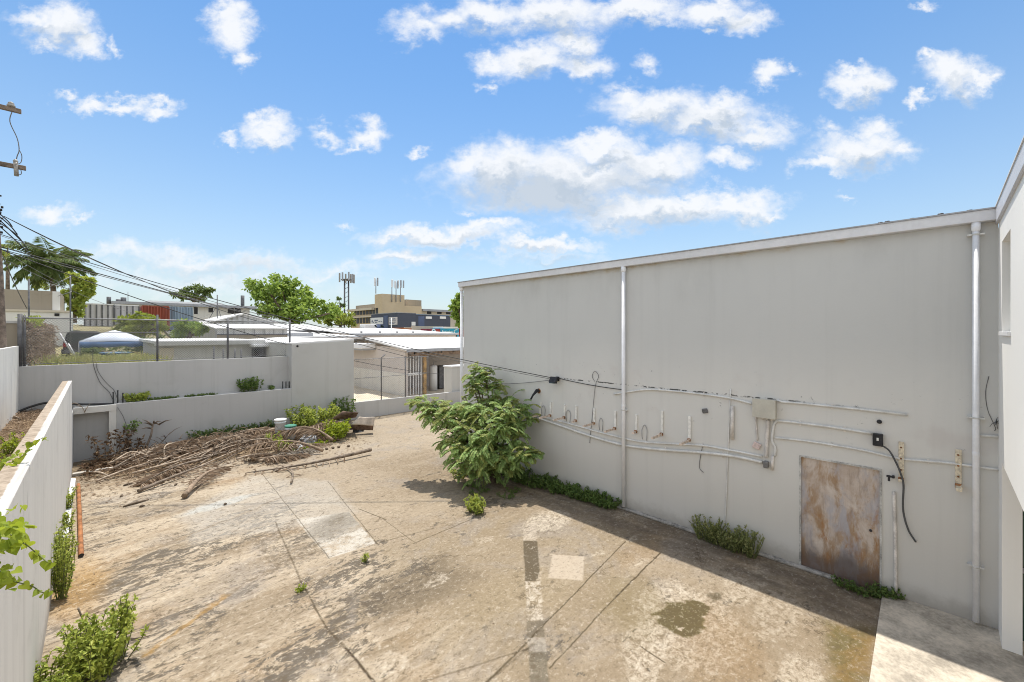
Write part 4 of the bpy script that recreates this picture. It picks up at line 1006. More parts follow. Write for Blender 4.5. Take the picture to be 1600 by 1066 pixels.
MB().box(a.x, b_.x, 36, 36.2, onY(380, 522, 36).z, a.z - .05).build('wall', M['corr_white'], ve)
for k in range(7):
    x = a.x + (b_.x - a.x) * (k + .5) / 7
    MB().box(x - .02, x + .02, 35.94, 36, onY(380, 522, 36).z, a.z - .1).build('batten', M['roofline'], ve)
MB().box(a.x, b_.x, 36.05, 36.3, 1.5, onY(380, 522, 36).z - .06).build('lower_wall', M['brownwall'], ve)
MB().box(a.x, b_.x, 35.9, 36.3, onY(380, 522, 36).z - .06, onY(380, 522, 36).z).build('ledge', M['slate'], ve)
MB().add([(a.x - .2, 35.7, a.z), (b_.x + .2, 35.7, a.z), (b_.x + .2, 41, zr), (a.x - .2, 41, zr), (a.x - .2, 35.7, a.z - .07), (b_.x + .2, 35.7, a.z - .07), (b_.x + .2, 41, zr - .07), (a.x - .2, 41, zr - .07)],
         [(0, 1, 2, 3), (4, 7, 6, 5), (0, 4, 5, 1), (2, 6, 7, 3), (0, 3, 7, 4), (1, 5, 6, 2)]).build('roof', M['roofw'], ve)
# long white two storey house
lh = thing('white_house', 'long white house with arched windows and grey roof edge behind the containers', 'house', (15, 75, 3))
a, b_ = onY(184, 471, 75), onY(390, 476, 75)
MB().box(a.x, b_.x, 75, 88, 2, a.z - .35).build('wall', M['white_wall'], lh)
rr_ = MB().box(a.x - .6, b_.x + .8, 74.2, 88.5, a.z - .35, a.z).build('roof', M['roofline'], lh)
MB().box(a.x + 3, b_.x - 3.5, 75, 88, a.z, a.z + .3).build('coating', M['roofw'], rr_)
windows(lh, [(303, 480, 309, 491), (325.5, 481, 333, 488.5)], 75, 'y')
for px in (361, 371.5):
    q = onY(px, 490, 75); h_ = onY(px, 481, 75).z - q.z
    pts = [(-.42, 0), (.42, 0), (.42, h_ * .6)] + [(.42 * math.cos(k * math.pi / 6), h_ * .6 + .42 * math.sin(k * math.pi / 6)) for k in range(1, 6)] + [(-.42, h_ * .6)]
    MB().prism([(q.x + u, q.z + w_) for u, w_ in pts], 'y', 74.95, 75.02).build('window', M['glassd'], lh)
for px, y0_, y1_, r_ in ((379, 462, 475, .16), (170, 464, 472, .14), (186, 468, 471, .2), (193, 465, 470, .18)):
    q = onY(px, y1_, 76); MB().tube([(q.x, 76, q.z - .3), (q.x, 76, onY(px, y0_, 76).z)], r_ * 1.6, 8).build('chimney', M['post'], lh)
MB().tube([onY(200, 476, 74.9), onY(200, 456, 74.9)], .04, 5).build('aerial', M['galv'], lh)
# antenna mast with stays in front of the white house
q = onY(339.5, 508, 50)
am = thing('antenna_mast', 'thin dark mast with two slanted stays in front of the white house', 'mast', q)
MB().tube([q, (q.x, 50, onY(339.5, 461, 50).z)], .05, 6).build('pole', M['post'], am)
for px in (327, 346):
    MB().tube([(q.x, 50, onY(339.5, 477, 50).z), onY(px, 498, 50)], .03, 5).build('stay', M['post'], am)

# shipping containers in a row
def container(label, px0, px1, ytop, mat, Yp, ribs, gap=0, z0=None):
    a, b_ = onY(px0, ytop, Yp), onY(px1, ytop, Yp); z1 = a.z; z0 = z0 or z1 - 2.9
    o = thing('shipping_container', label, 'container', ((a.x + b_.x) / 2, Yp, z0), 'shipping containers in a row')
    MB().box(a.x, b_.x, Yp, Yp + 6, z0, z1).build('body', M[mat], o)
    for k in range(ribs + 1):
        x = a.x + (b_.x - a.x) * k / max(1, ribs)
        MB().box(x - .055, x + .055, Yp - .09, Yp, z0 + .15, z1 - .1).build('rib', M['post'] if mat == 'corr_pale' else M[mat], o)
    MB().box(a.x, b_.x, Yp - .08, Yp, z1 - .1, z1 + .02).build('top_rail', M['white'] if mat == 'corr_pale' else M[mat], o)
    MB().box(a.x, b_.x, Yp - .08, Yp, z0, z0 + .15).build('bottom_rail', M['post'], o)
container('chalky grey ribbed container, leftmost of the row beyond the fence', 132, 177.5, 474, 'corr_pale', 60, 5)
container('second chalky grey container, between the leftmost one and the red one', 179, 217, 476, 'corr_pale', 61, 4)
container('red ribbed container behind the yellow green bush', 222, 264, 477.5, 'corr_red', 62, 9)
container('faded blue container right of the red one', 264.5, 301, 479, 'corr_blue', 62.5, 8)
# weathered block house behind the fence corner
bh = thing('block_house', 'stained unpainted block house with a white band behind the fence corner', 'building', (-3, 45, 4))
a, b_ = onY(-30, 450, 45), onY(93, 450, 45)
MB().box(a.x, b_.x, 45, 52, 5.9, a.z).build('upper_wall', M['brownwall'], bh)
MB().box(b_.x - .35, b_.x + .03, 44.95, 45.0, 5.9, a.z).build('white_pilaster', M['white_wall'], bh)
MB().box(a.x, b_.x + .5, 44.6, 52, 2.5, 5.9).build('lower_wall', M['white_wall'], bh)
MB().box(a.x, b_.x + .55, 44.5, 44.6, 5.78, 5.92).build('band', M['cream'], bh)
q = onY(89, 492, 44.6); MB().box(q.x - .12, q.x + .12, 44.57, 44.6, q.z - .1, q.z + .1).build('window', M['glassd'], bh)
nb = thing('block_wall', 'brown stained block wall at the far left behind the plain side wall', 'wall', (-4, 20.6, 2))
MB().box(-9, -1.76, 20.7, 20.9, 1.5, 4.60).build('blocks', M['brownwall'], nb)
MB().box(-9, -1.76, 20.66, 20.94, 4.60, 4.68).build('cap', M['grey_wall'], nb)
lw_ = MB().box(-1.74, -1.6, 20.65, 34, 1.8, 3.26).build('yard_side_wall', M['white_wall'], label='low white wall running away beneath the dry vines', cat='wall')
# pole with brackets by the palm
q = onY(110, 505, 40)
mp = thing('antenna_mast', 'thin rusty mast with cross aerials in front of the palm', 'mast', (q.x, 40, 3))
MB().tube([(q.x, 40, 2.5), (q.x, 40, onY(110, 430, 40).z)], .045, 6).build('pole', M['post'], mp)
for (xa, ya_, xb, yb_) in ((70, 452, 111, 432), (72, 442, 112, 453), (90, 463, 112, 456)):
    MB().tube([onY(xa, ya_, 40), onY(xb, yb_, 39.9)], .018, 5).build('aerial', M['galv'], mp)
q = onY(45, 482, 42); MB().tube([(q.x, 42, 3), (q.x, 42, onY(45, 436, 42).z)], .05, 6).build('iron_post', M['post'], label='thin dark iron post in front of the block house', cat='post')

# beige office building with roof antennas
of = thing('beige_office', 'beige office block with a row of dark windows and antennas on its roof tower', 'building', (52, 95, 0))
OX = onY(597, 480, 95).x
def zY(px, py, y): return onY(px, py, y).z
ywing = onX(548, 485, OX).y
ztw, zwg = zY(597, 459, 95), zY(597, 479.8, 95)
xr1, xr2 = onY(632, 460, 95).x, onY(659, 478, 95).x
zlow = zY(640, 478, 95)
ytw = onX(585.5, 462, OX).y
MB().box(OX, xr1, 95, ytw, 0, ztw).build('roof_tower', M['beige'], of)
MB().box(xr1, xr2, 95.05, ytw + 4, 0, zlow).build('front_block', M['beige'], of)
MB().box(OX + .03, xr1 + 4, ytw, ywing, 0, zwg - .55).build('wing', M['beige'], of)
MB().box(OX - .9, xr1 + 4, ytw, ywing + .5, zwg - .55, zwg).build('wing_roof', M['cream'], of)
MB().box(OX + 1, xr1 + 3, ytw + 1, ywing - 1, zwg, zwg + 1.1).build('roof_block', M['brownwall'], of)
x0_ = onY(635, 470, 99).x; x1_ = onY(658.5, 470, 99).x
MB().box(x0_, x1_, 99, 106, 0, zY(635, 468, 99)).build('stair_block', M['brownwall'], of)
ys_ = [onX(px, 490, OX).y for px in np.linspace(552, 592, 9)]
for rowz in ((484.5, 492.5), (497.5, 506)):
    for k in range(8):
        yc = ys_[k]; yd = ys_[k + 1]
        px_, t_ = proj((OX, yc, 9))[0], proj((OX, yc, 9))[2]
        zz1 = CAM.z + (HY - (rowz[0] - (px_ - 552) * .085)) * t_ / FPX; zz0 = CAM.z + (HY - (rowz[1] - (px_ - 552) * .04)) * t_ / FPX
        MB().box(OX - .05, OX + .04, yd + (yc - yd) * .22, yc, zz0, zz1).build('window', M['glassd'], of)
MB().box(OX - .8, OX + .03, ytw, ywing, zY(597, 493, 95) - .3, zY(597, 493, 95)).build('balcony_slab', M['cream'], of)
def antenna(px, ytop, ymid, ybot, plane, n, label, root=None, w_=.38):
    b0 = onY(px, ybot, plane)
    o = thing('antenna', label, 'antenna', b0, 'panel antennas on the office roof')
    MB().tube([(b0.x, plane - .1, b0.z), (b0.x, plane - .1, onY(px, ytop + 2, plane).z)], .11, 6).build('mast', M['roofline'], o)
    for k in range(n):
        dx = (k - (n - 1) / 2) * .75
        MB().box(b0.x + dx - w_ / 2, b0.x + dx + w_ / 2, plane - .4, plane - .18, onY(px, ymid, plane).z, onY(px, ytop, plane).z).build('panel', M['white'] if k == 0 else M['roofline'], o, bevel=.08)
antenna(587, 434, 447, 459, 97, 2, 'panel antenna alone on the left of the beige roof tower')
antenna(612, 437, 449, 472, 94.9, 1, 'slim white panel antenna, left of the three on the tower front', w_=.55)
antenna(618.5, 439, 451, 472, 94.9, 2, 'twin panel antenna in the middle of the tower front')
antenna(625.5, 438, 450, 472, 94.9, 3, 'triple panel antenna, right of the three on the tower front')
ro = thing('grey_office_wing', 'low grey building with dark windows right of the beige office', 'building', (64, 100, 0))
a, b_ = onY(659, 483, 100), onY(722, 483, 100)
MB().box(a.x, b_.x, 100, 110, 0, a.z - .6).build('wall', M['cream'], ro)
MB().box(a.x - .2, b_.x, 99, 110, a.z - .6, a.z).build('roof', M['roofline'], ro)
windows(ro, [(667, 485.5, 674, 491), (683, 485.5, 690, 491), (697, 486, 704, 491.5)], 100, 'y', frame=None)
# cell tower
q = onY(541.5, 500, 115)
ct = thing('cell_tower', 'slim twin leg cell tower crowned with a ring of panel antennas', 'tower', (q.x, 115, 0))
for dx in (-.62, .62):
    MB().tube([(q.x + dx, 115, 0), (q.x + dx * .9, 115, onY(541, 436, 115).z)], .22, 8).build('leg', M['post'], ct)
for k in range(9):
    z = 9 + k * 1.25; MB().tube([(q.x - .6, 115, z), (q.x + .6, 115, z + .8)], .06, 5).build('brace', M['post'], ct)
zA, zB_ = onY(541, 442, 115).z, onY(541, 428, 115).z
MB().lathe((q.x, 115, (zA + zB_) / 2 - .6), [(1.2, 0), (1.5, .1), (1.5, .25), (1.2, .35)], 12).build('platform', M['post'], ct)
for k, (dx, h_) in enumerate([(-2.05, 0), (-1.4, .3), (-.7, -.2), (0, .5), (.75, -.1), (1.45, .1), (2.05, 0)]):
    MB().box(q.x + dx - .2, q.x + dx + .2, 113.4 + abs(dx) * .6, 113.7 + abs(dx) * .6, zA + h_, zB_ + h_ * .8).build('panel', M['roofline'] if k % 2 else M['ins'], ct, bevel=.06)
# slate building with signs
SX = onY(621, 489, 75).x
sb = thing('slate_building', 'dark slate blue commercial building with white signs in front of the office', 'building', (50, 75, 0))
ysl = onX(580, 492, SX).y; xsr = onY(705, 492, 75).x; xs1 = onY(650, 492, 75).x
zs = zY(621, 489, 75)
MB().box(SX, xs1, 75, ysl, 0, zs).build('wall', M['slate'], sb)
MB().box(xs1, xsr, 75.3, ysl, 0, zs - .25).build('right_wall', M['slate'], sb)
MB().box(SX - .05, xs1, 74.95, ysl, zs, zs + .12).build('roof_trim', M['roofline'], sb)
MB().box(xs1, xsr, 75.2, ysl, zs - .25, zs - .1).build('roof_trim', simple('blue_trim', (.13, .2, .30), .6, 0, .1, 1), sb)
a, b_ = onY(653.5, 494, 75.3), onY(663, 510, 75.3); MB().box(a.x, b_.x, 75.24, 75.3, 0, a.z).build('door', M['bluedoor'], sb)
a, b_ = onY(642.5, 503, 75), onY(648, 509, 75); MB().box(a.x, b_.x, 74.7, 75, b_.z, a.z).build('vent_unit', M['white'], sb)
for px in (603.5,):
    ya2, yb2 = onX(600, 500, SX).y, onX(606.5, 500, SX).y
    MB().box(SX - .12, SX, yb2, ya2, 0, zs - .4).build('doorway', M['bluedoor'], sb)
def signx(xa, ya_, xb, yb_, label, ink, mat='white'):
    a, b_ = onX(xa, ya_, SX), onX(xb, yb_, SX)
    o = thing('sign', label, 'sign', (SX, (a.y + b_.y) / 2, b_.z), 'white signs on the slate building')
    MB().box(SX - .1, SX - .01, b_.y, a.y, b_.z, a.z).build('board', M[mat], o)
    H_, L_ = a.z - b_.z, a.y - b_.y
    for (u0, u1, v0, v1) in ink:
        MB().box(SX - .12, SX - .1, a.y - L_ * u1, a.y - L_ * u0, b_.z + H_ * v0, b_.z + H_ * v1).build('mark', M['ink'], o)
M['ink'] = simple('faded_sign_ink', (.16, .19, .26), .7, 0, .3, 2)
M['sign_w2'] = simple('faded_board', (.62, .57, .55), .7, 0, .1, 2)
signx(579.5, 497, 599, 506.5, 'white signboard with a small blue emblem on the left face of the slate building', [(.1, .2, .3, .6), (.2, .27, .2, .4), (.33, .6, .45, .68), (.36, .56, .22, .32), (.65, .78, .36, .46), (.82, .95, .36, .46)])
signx(608, 496, 621, 507.5, 'squarer faded signboard crowded with blurred marks near the building corner', [(.08, .4, .72, .85), (.48, .8, .7, .82), (.1, .9, .55, .6), (.1, .25, .15, .42), (.4, .85, .3, .38), (.45, .7, .1, .2)], 'sign_w2')
for (xa, xb, s) in ((665, 674.5, 'left'), (687, 696.5, 'right')):
    a, b_ = onY(xa, 494.5, 75.3), onY(xb, 498.5, 75.3)
    MB().box(a.x, b_.x, 75.2, 75.3, b_.z, a.z).build('sign', M['white'], label=f'small blank white sign on the right face of the slate building, the {s} one', cat='sign', group='white signs on the slate building', bevel=.02)
# row of painted kiosks
def kiosk(xa, xb, yt, yb_, mat, label, Yk=58):
    a, b_ = onY(xa, yt, Yk), onY(xb, yb_, Yk)
    o = thing('painted_kiosk', label, 'kiosk', ((a.x + b_.x) / 2, Yk, 0), 'painted kiosks in a row')
    MB().box(a.x, b_.x, Yk, Yk + 3, 0, a.z).build('body', mat, o)
    return o, a, b_, Yk
kr = simple('plum_red_paint', (.22, .035, .06), .6, 0, .25, 2); kt = simple('turquoise_paint', (.03, .30, .46), .6, 0, .15, .8); kk = simple('brick_red_paint', (.33, .055, .04), .6, 0, .2, 3)
M['pale_ink'] = simple('pale_lettering', (.55, .75, .80), .6, 0, .1, 2)
o, a, b_, Yk = kiosk(673, 688, 514, 524, kr, 'plum red kiosk with a pale round emblem, leftmost of the painted row')
cx_ = onY(677.5, 517.8, Yk); MB().lathe((cx_.x, Yk, cx_.z), [(.40, 0), (.40, .03)], 20, Vector((0, -1, 0))).build('emblem', M['pale_ink'], o)
MB().lathe((cx_.x, Yk - .03, cx_.z), [(.2, 0), (.2, .02)], 16, Vector((0, -1, 0))).build('emblem_centre', M['bluedoor'], o)
MB().box(b_.x - .95, b_.x - .1, Yk - .02, Yk, a.z - .5, a.z - .15).build('mark', kk, o)
o, a, b_, Yk = kiosk(688.2, 717, 513.2, 524, kt, 'turquoise kiosk with pale script lettering, middle of the painted row')
MB().box(a.x + .5, b_.x - .2, Yk - .4, Yk + 3, a.z, a.z + .28).build('roof', M['white'], o)
L_ = b_.x - a.x
for k, (u, h0, h1) in enumerate([(.10, -.25, .30), (.17, -.1, .2), (.23, -.1, .15), (.29, -.1, .22), (.36, -.1, .12), (.43, -.1, .15), (.49, -.1, .25), (.56, -.1, .18), (.62, -.12, .12)]):
    zc = a.z - .62
    MB().tube(smooth([(a.x + L_ * (u - .03), Yk - .03, zc + h0 * .6), (a.x + L_ * u, Yk - .03, zc + h1), (a.x + L_ * (u + .02), Yk - .03, zc), (a.x + L_ * (u + .04), Yk - .03, zc - .08)], 3), .06, 4).build('lettering', M['pale_ink'], o)
MB().tube(smooth([(a.x + L_ * .9, Yk - .03, a.z - .2), (a.x + L_ * .76, Yk - .03, a.z - .3), (a.x + L_ * .74, Yk - .03, a.z - .75), (a.x + L_ * .88, Yk - .03, a.z - .95), (a.x + L_ * .96, Yk - .03, a.z - .7)], 4), .1, 5).build('emblem', M['pale_ink'], o)
for u in (.12, .22, .33, .7, .86): MB().box(a.x + L_ * u - .15, a.x + L_ * u + .15, Yk - .05, Yk, -.2 + 3.0, a.z - 1.15).build('opening', M['glassd'], o)
o, a, b_, Yk = kiosk(718, 738, 513.5, 524, kk, 'brick red kiosk beside the turquoise one, nearest the warehouse')
for u in (.2, .45): MB().box(a.x + (b_.x - a.x) * u - .15, a.x + (b_.x - a.x) * u + .15, Yk - .05, Yk, 2.8, a.z - 1.1).build('opening', M['glassd'], o)
a, b_ = onY(631, 512, 62), onY(643, 512, 62)
oc = thing('orange_container', 'small orange container end beyond the white roofs', 'container', (a.x, 62, 0))
MB().box(a.x, b_.x, 62, 66, 1.5, a.z).build('body', simple('orange_container_paint', (.42, .13, .03), .6, 0, .2, 1), oc)
MB().box(a.x, b_.x, 61.9, 62, a.z - .12, a.z + .02).build('rail', M['cream'], oc)
a, b_ = onY(643.5, 509.5, 64), onY(692, 509.5, 64)
MB().box(a.x, b_.x, 64, 64.3, 0, a.z).build('cream_wall', M['cream'], label='low cream wall in front of the slate building', cat='wall')
a, b_ = onY(569, 506.5, 70), onY(592, 506.5, 70)
vt = thing('parked_van', 'white van parked in front of the slate building sign', 'van', (a.x, 70, 2.6))
zc0 = onY(580, 512, 70).z
MB().prism([(a.x, zc0 - 1), (b_.x, zc0 - 1), (b_.x, zc0 + .2), (b_.x - .6, a.z), (a.x + .1, a.z)], 'y', 70, 72).build('body', M['white'], vt, bevel=.08)
MB().prism([(b_.x - .75, zc0 + .15), (b_.x - .2, zc0 + .15), (b_.x - .65, a.z - .12), (b_.x - .9, a.z - .12)], 'y', 69.97, 70.0).build('window', M['glass'], vt)
for u in (.2, .8):
    MB().lathe((a.x + (b_.x - a.x) * u, 69.98, zc0 - 1.0), [(.35, 0), (.35, .2)], 14, Vector((0, 1, 0))).build('wheel', M['dark'], vt)
a, b_ = onY(593, 507, 69), onY(600, 507, 69)
bc = thing('parked_car', 'blue car beside the white van', 'car', (a.x, 69, 2.6))
MB().prism([(a.x, zc0 - 1), (b_.x + .4, zc0 - 1), (b_.x + .4, zc0 - .1), (b_.x, a.z - .1), (a.x + .2, a.z), (a.x - .1, zc0)], 'y', 69, 70.6).build('body', M['bluedoor'], bc, bevel=.06)
MB().prism([(a.x + .2, zc0 + .05), (b_.x, zc0 + .05), (b_.x - .15, a.z - .2), (a.x + .3, a.z - .12)], 'y', 68.97, 69).build('window', M['glass'], bc)

# things in the neighbour's yard
gx = onY(180, 540, 33)
gz = thing('gazebo_tent', 'white topped blue pop up gazebo in the weedy neighbour yard', 'gazebo', (gx.x, 33, 2.25))
ap = Vector((gx.x, 34.3, 4.46)); hw = 1.45
c4 = [Vector((gx.x + sx * hw, 34.3 + sy * 1.3, 3.78)) for sx, sy in ((-1, -1), (1, -1), (1, 1), (-1, 1))]
mb = MB()
ms = [(c4[i] * .45 + ap * .55) + Vector((0, 0, .07)) for i in range(4)]
for i in range(4):
    j = (i + 1) % 4; mid_ = (c4[i] + c4[j]) / 2 + Vector((0, 0, .04)); mm = (ms[i] + ms[j]) / 2 - Vector((0, 0, .03))
    mb.add([c4[i], mid_, c4[j], ms[i], mm, ms[j], ap], [(0, 1, 4, 3), (1, 2, 5, 4), (3, 4, 6), (4, 5, 6)], True)
cano = mb.build('canopy', simple('sunbleached_tent_fabric', (.66, .70, .78), .8, 0, .1, 2), gz)
so = cano.modifiers.new('thick', 'SOLIDIFY'); so.thickness = .01
for i in range(4):
    a, b_ = c4[i], c4[(i + 1) % 4]; n_s = 8; vs, fs = [], []
    for k in range(n_s + 1):
        p = a.lerp(b_, k / n_s); vs += [p, p - Vector((0, 0, .30 + .05 * math.sin(k * 2.3)))]
    for k in range(n_s): fs.append((2 * k, 2 * k + 1, 2 * k + 3, 2 * k + 2))
    v_ = MB().add(vs, fs, True).build('valance', simple('blue_tent_fabric', (.10, .19, .36), .8, 0, .2, 3), gz); v_.modifiers.new('thick', 'SOLIDIFY').thickness = .01
    MB().tube([a - Vector((0, 0, 1.6)), a - Vector((0, 0, .02))], .022, 6).build('leg', M['galv'], gz)
q = onY(181, 555, 31)
ch = thing('plastic_tub', 'blue plastic tub under the gazebo', 'tub', (q.x, 31, 2.3))
MB().lathe((q.x, 31.3, 2.3), [(.42, 0), (.55, .1), (.62, .85), (.66, .88), (.6, .9), (.5, .3)], 18).build('shell', simple('blue_plastic', (.04, .12, .27), .5, 0, .3, 3), ch)
MB().lathe((q.x, 31.3, 3.18), [(.66, 0), (.68, .03), (.62, .05)], 18).build('rim', simple('blue_plastic_rim', (.07, .17, .33), .5, 0, .2, 3), ch)
# dark suv seen from behind
q = onY(131, 545, 40)
cx_, cy_, cz_ = q.x, 40.0, 2.55
su = thing('parked_suv', 'dark suv parked in the neighbour yard left of the gazebo', 'car', (cx_, cy_, cz_))
MB().prism([(cx_ - .95, cz_ + .35), (cx_ + .95, cz_ + .35), (cx_ + .97, cz_ + 1.0), (cx_ + .78, cz_ + 1.75), (cx_ + .6, cz_ + 1.85), (cx_ - .6, cz_ + 1.85), (cx_ - .78, cz_ + 1.75), (cx_ - .97, cz_ + 1.0)], 'y', cy_, cy_ + 4.3).build('body', simple('black_car_paint', (.02, .02, .022), .25, 0, .2, 2, 0, .5), su, bevel=.06)
MB().prism([(cx_ - .8, cz_ + 1.1), (cx_ + .8, cz_ + 1.1), (cx_ + .66, cz_ + 1.68), (cx_ - .66, cz_ + 1.68)], 'y', cy_ - .03, cy_).build('rear_window', M['glass'], su)
for sx in (-1, 1):
    MB().box(cx_ + sx * .86 - .08, cx_ + sx * .86 + .08, cy_ - .04, cy_, cz_ + .8, cz_ + 1.08).build('tail_light', simple('red_lens', (.25, .01, .01), .3), su)
    for dy in (.8, 3.5):
        MB().lathe((cx_ + sx * .95, cy_ + dy, cz_ + .34), [(.0, -.1), (.34, -.1), (.34, .1), (.0, .1)], 16, Vector((1, 0, 0))).build('wheel', M['dark'], su)
MB().box(cx_ - .9, cx_ + .9, cy_ - .1, cy_, cz_ + .4, cz_ + .62).build('bumper', M['post'], su, bevel=.03)
q = onY(108, 545, 30)
MB().tube([onY(93, 520, 30), onY(117, 560, 30)], .035, 6).build('leaning_pole', M['white'], label='thin white pole leaning beside the vines, the longer one', cat='pole', group='white poles leaning in the yard')
MB().tube([onY(107, 537, 30), onY(118, 557, 29.8)], .03, 6).build('leaning_pole', M['white'], label='shorter pale pole leaning right of the longer one', cat='pole', group='white poles leaning in the yard')
for i, px in enumerate((334, 349, 367, 377)):
    a = onY(px, 541 if i < 1 else 545, 22.5); MB().tube([(a.x, 22.5, 2.2), (a.x, 22.5, a.z)], .035, 6).build('yard_post', M['post'], label=f'{ords[i]} thin dark post from the left in front of the grey outbuilding', cat='post', group='thin posts in front of the grey outbuilding')
# ------------------------------------------------------------------ leaves
def leafmat(name, cols, trans=.35, rough=.55, spec=.35):
    """leaf colour varies leaf by leaf"""
    m, t, b, pos, out = newmat(name)
    g = t.n.new('ShaderNodeNewGeometry')
    r = g.outputs['Random Per Island']
    ramp = t.n.new('ShaderNodeValToRGB'); t.l.new(r, ramp.inputs[0])
    el = ramp.color_ramp.elements
    el[0].position = 0; el[0].color = (*cols[0], 1); el[1].position = 1; el[1].color = (*cols[-1], 1)
    for i, c in enumerate(cols[1:-1]):
        e = el.new((i + 1) / (len(cols) - 1)); e.color = (*c, 1)
    n = t.noise(pos, 1.6, 3, .5)
    c = t.mix(t.step(n, .3, .7), ramp.outputs[0], t.mix(.35, ramp.outputs[0], cols[len(cols) // 2]))
    t._set(b.inputs['Base Color'], c); b.inputs['Roughness'].default_value = rough; b.inputs['Specular IOR Level'].default_value = spec
    tr = t.n.new('ShaderNodeBsdfTranslucent'); t._set(tr.inputs[0], t.mix(.5, c, [min(1, q * 1.8) for q in cols[-1]]))
    mx = t.n.new('ShaderNodeMixShader'); mx.inputs[0].default_value = trans
    t.l.new(b.outputs[0], mx.inputs[1]); t.l.new(tr.outputs[0], mx.inputs[2]); t.l.new(mx.outputs[0], out.inputs[0])
    return m
def unit(v): return v / np.maximum(1e-9, np.linalg.norm(v, axis=-1, keepdims=True))
class Leaves:
    """batches of small folded leaf faces"""
    def __init__(s): s.V = []; s.F = []; s.n = 0
    def diamonds(s, P, D, U, L, Wd, fold=.25):
        """pointed leaves at P along D with up U, length L and half width Wd"""
        P = np.asarray(P, float); D = unit(np.asarray(D, float)); U = np.asarray(U, float)
        S_ = unit(np.cross(D, U)); N = np.cross(S_, D)
        L = np.broadcast_to(np.asarray(L, float), (len(P),))[:, None]; Wd = np.broadcast_to(np.asarray(Wd, float), (len(P),))[:, None]
        a = P; tip = P + D * L - N * L * .12; l_ = P + D * L * .45 + S_ * Wd + N * Wd * fold; r_ = P + D * L * .45 - S_ * Wd + N * Wd * fold
        V = np.stack([a, r_, tip, l_], 1).reshape(-1, 3)
        k = len(P); i = np.arange(k)[:, None] * 4 + s.n
        s.V.append(V); s.F.append(np.concatenate([np.concatenate([i, i + 1, i + 2], 1), np.concatenate([i, i + 2, i + 3], 1)], 0)); s.n += 4 * k
        return s
    def build(s, name, mat, parent=None, **k):
        return mesh_obj(name, np.concatenate(s.V), np.concatenate(s.F), None, mat, parent, **k)
def rdir(n, up=0.0):
    v = rng.normal(size=(n, 3)); v = unit(v); v[:, 2] += up; return unit(v)

M['bark'] = simple('grey_brown_bark', (.17, .13, .095), .9, 0, .35, 5, .5)
M['stem'] = simple('green_stem', (.13, .15, .05), .8, 0, .3, 8)
M['leaf_tree'] = leafmat('broad_tree_leaf', [(0.076, 0.138, 0.024), (0.140, 0.230, 0.041), (0.229, 0.332, 0.058), (0.332, 0.413, 0.082)])
M['leaf_dark'] = leafmat('dark_tree_leaf', [(0.060, 0.101, 0.031), (0.108, 0.157, 0.046), (0.168, 0.213, 0.062)])
M['leaf_yel'] = leafmat('yellow_green_leaf', [(0.131, 0.162, 0.030), (0.244, 0.288, 0.050), (0.356, 0.396, 0.066)])
M['leaf_palm'] = leafmat('palm_leaflet', [(0.069, 0.108, 0.029), (0.117, 0.166, 0.046), (0.195, 0.234, 0.064)], .2)
M['leaf_bush'] = leafmat('pinnate_bush_leaflet', [(0.118, 0.214, 0.070), (0.204, 0.335, 0.112), (0.339, 0.486, 0.176), (0.542, 0.638, 0.259)], .42)
M['leaf_bush_new'] = leafmat('young_bush_leaflet', [(0.200, 0.250, 0.070), (0.300, 0.340, 0.100), (0.400, 0.400, 0.140)], .35)
M['leaf_weed'] = leafmat('weed_leaf', [(0.116, 0.170, 0.030), (0.208, 0.284, 0.046), (0.346, 0.397, 0.075), (0.460, 0.491, 0.099)])
M['leaf_weed_dark'] = leafmat('ground_creeper_leaf', [(0.058, 0.095, 0.024), (0.103, 0.170, 0.041), (0.184, 0.255, 0.061)])
M['leaf_weed_scrag'] = leafmat('scraggly_weed_leaf', [(0.095, 0.135, 0.042), (0.176, 0.225, 0.070), (0.284, 0.300, 0.112), (0.405, 0.390, 0.182)])
M['leaf_vine'] = leafmat('vine_leaf', [(0.143, 0.221, 0.016), (0.228, 0.301, 0.022), (0.343, 0.383, 0.033)], .45)
M['leaf_dry'] = leafmat('dry_leaf', [(0.126, 0.080, 0.049), (0.213, 0.146, 0.095), (0.330, 0.245, 0.169), (0.445, 0.357, 0.278)], .15, .85, .1)
M['leaf_pale'] = leafmat('bleached_leaf', [(0.255, 0.217, 0.171), (0.408, 0.365, 0.306), (0.527, 0.479, 0.414)], .15, .85, .1)
M['leaf_brown'] = leafmat('withered_leaf', [(0.062, 0.037, 0.027), (0.124, 0.076, 0.044), (0.186, 0.127, 0.074)], .15, .85, .1)
M['grass'] = leafmat('dry_grass_blade', [(0.422, 0.381, 0.112), (0.634, 0.549, 0.202), (0.338, 0.402, 0.090), (0.760, 0.654, 0.315)], .3, .8, .1)

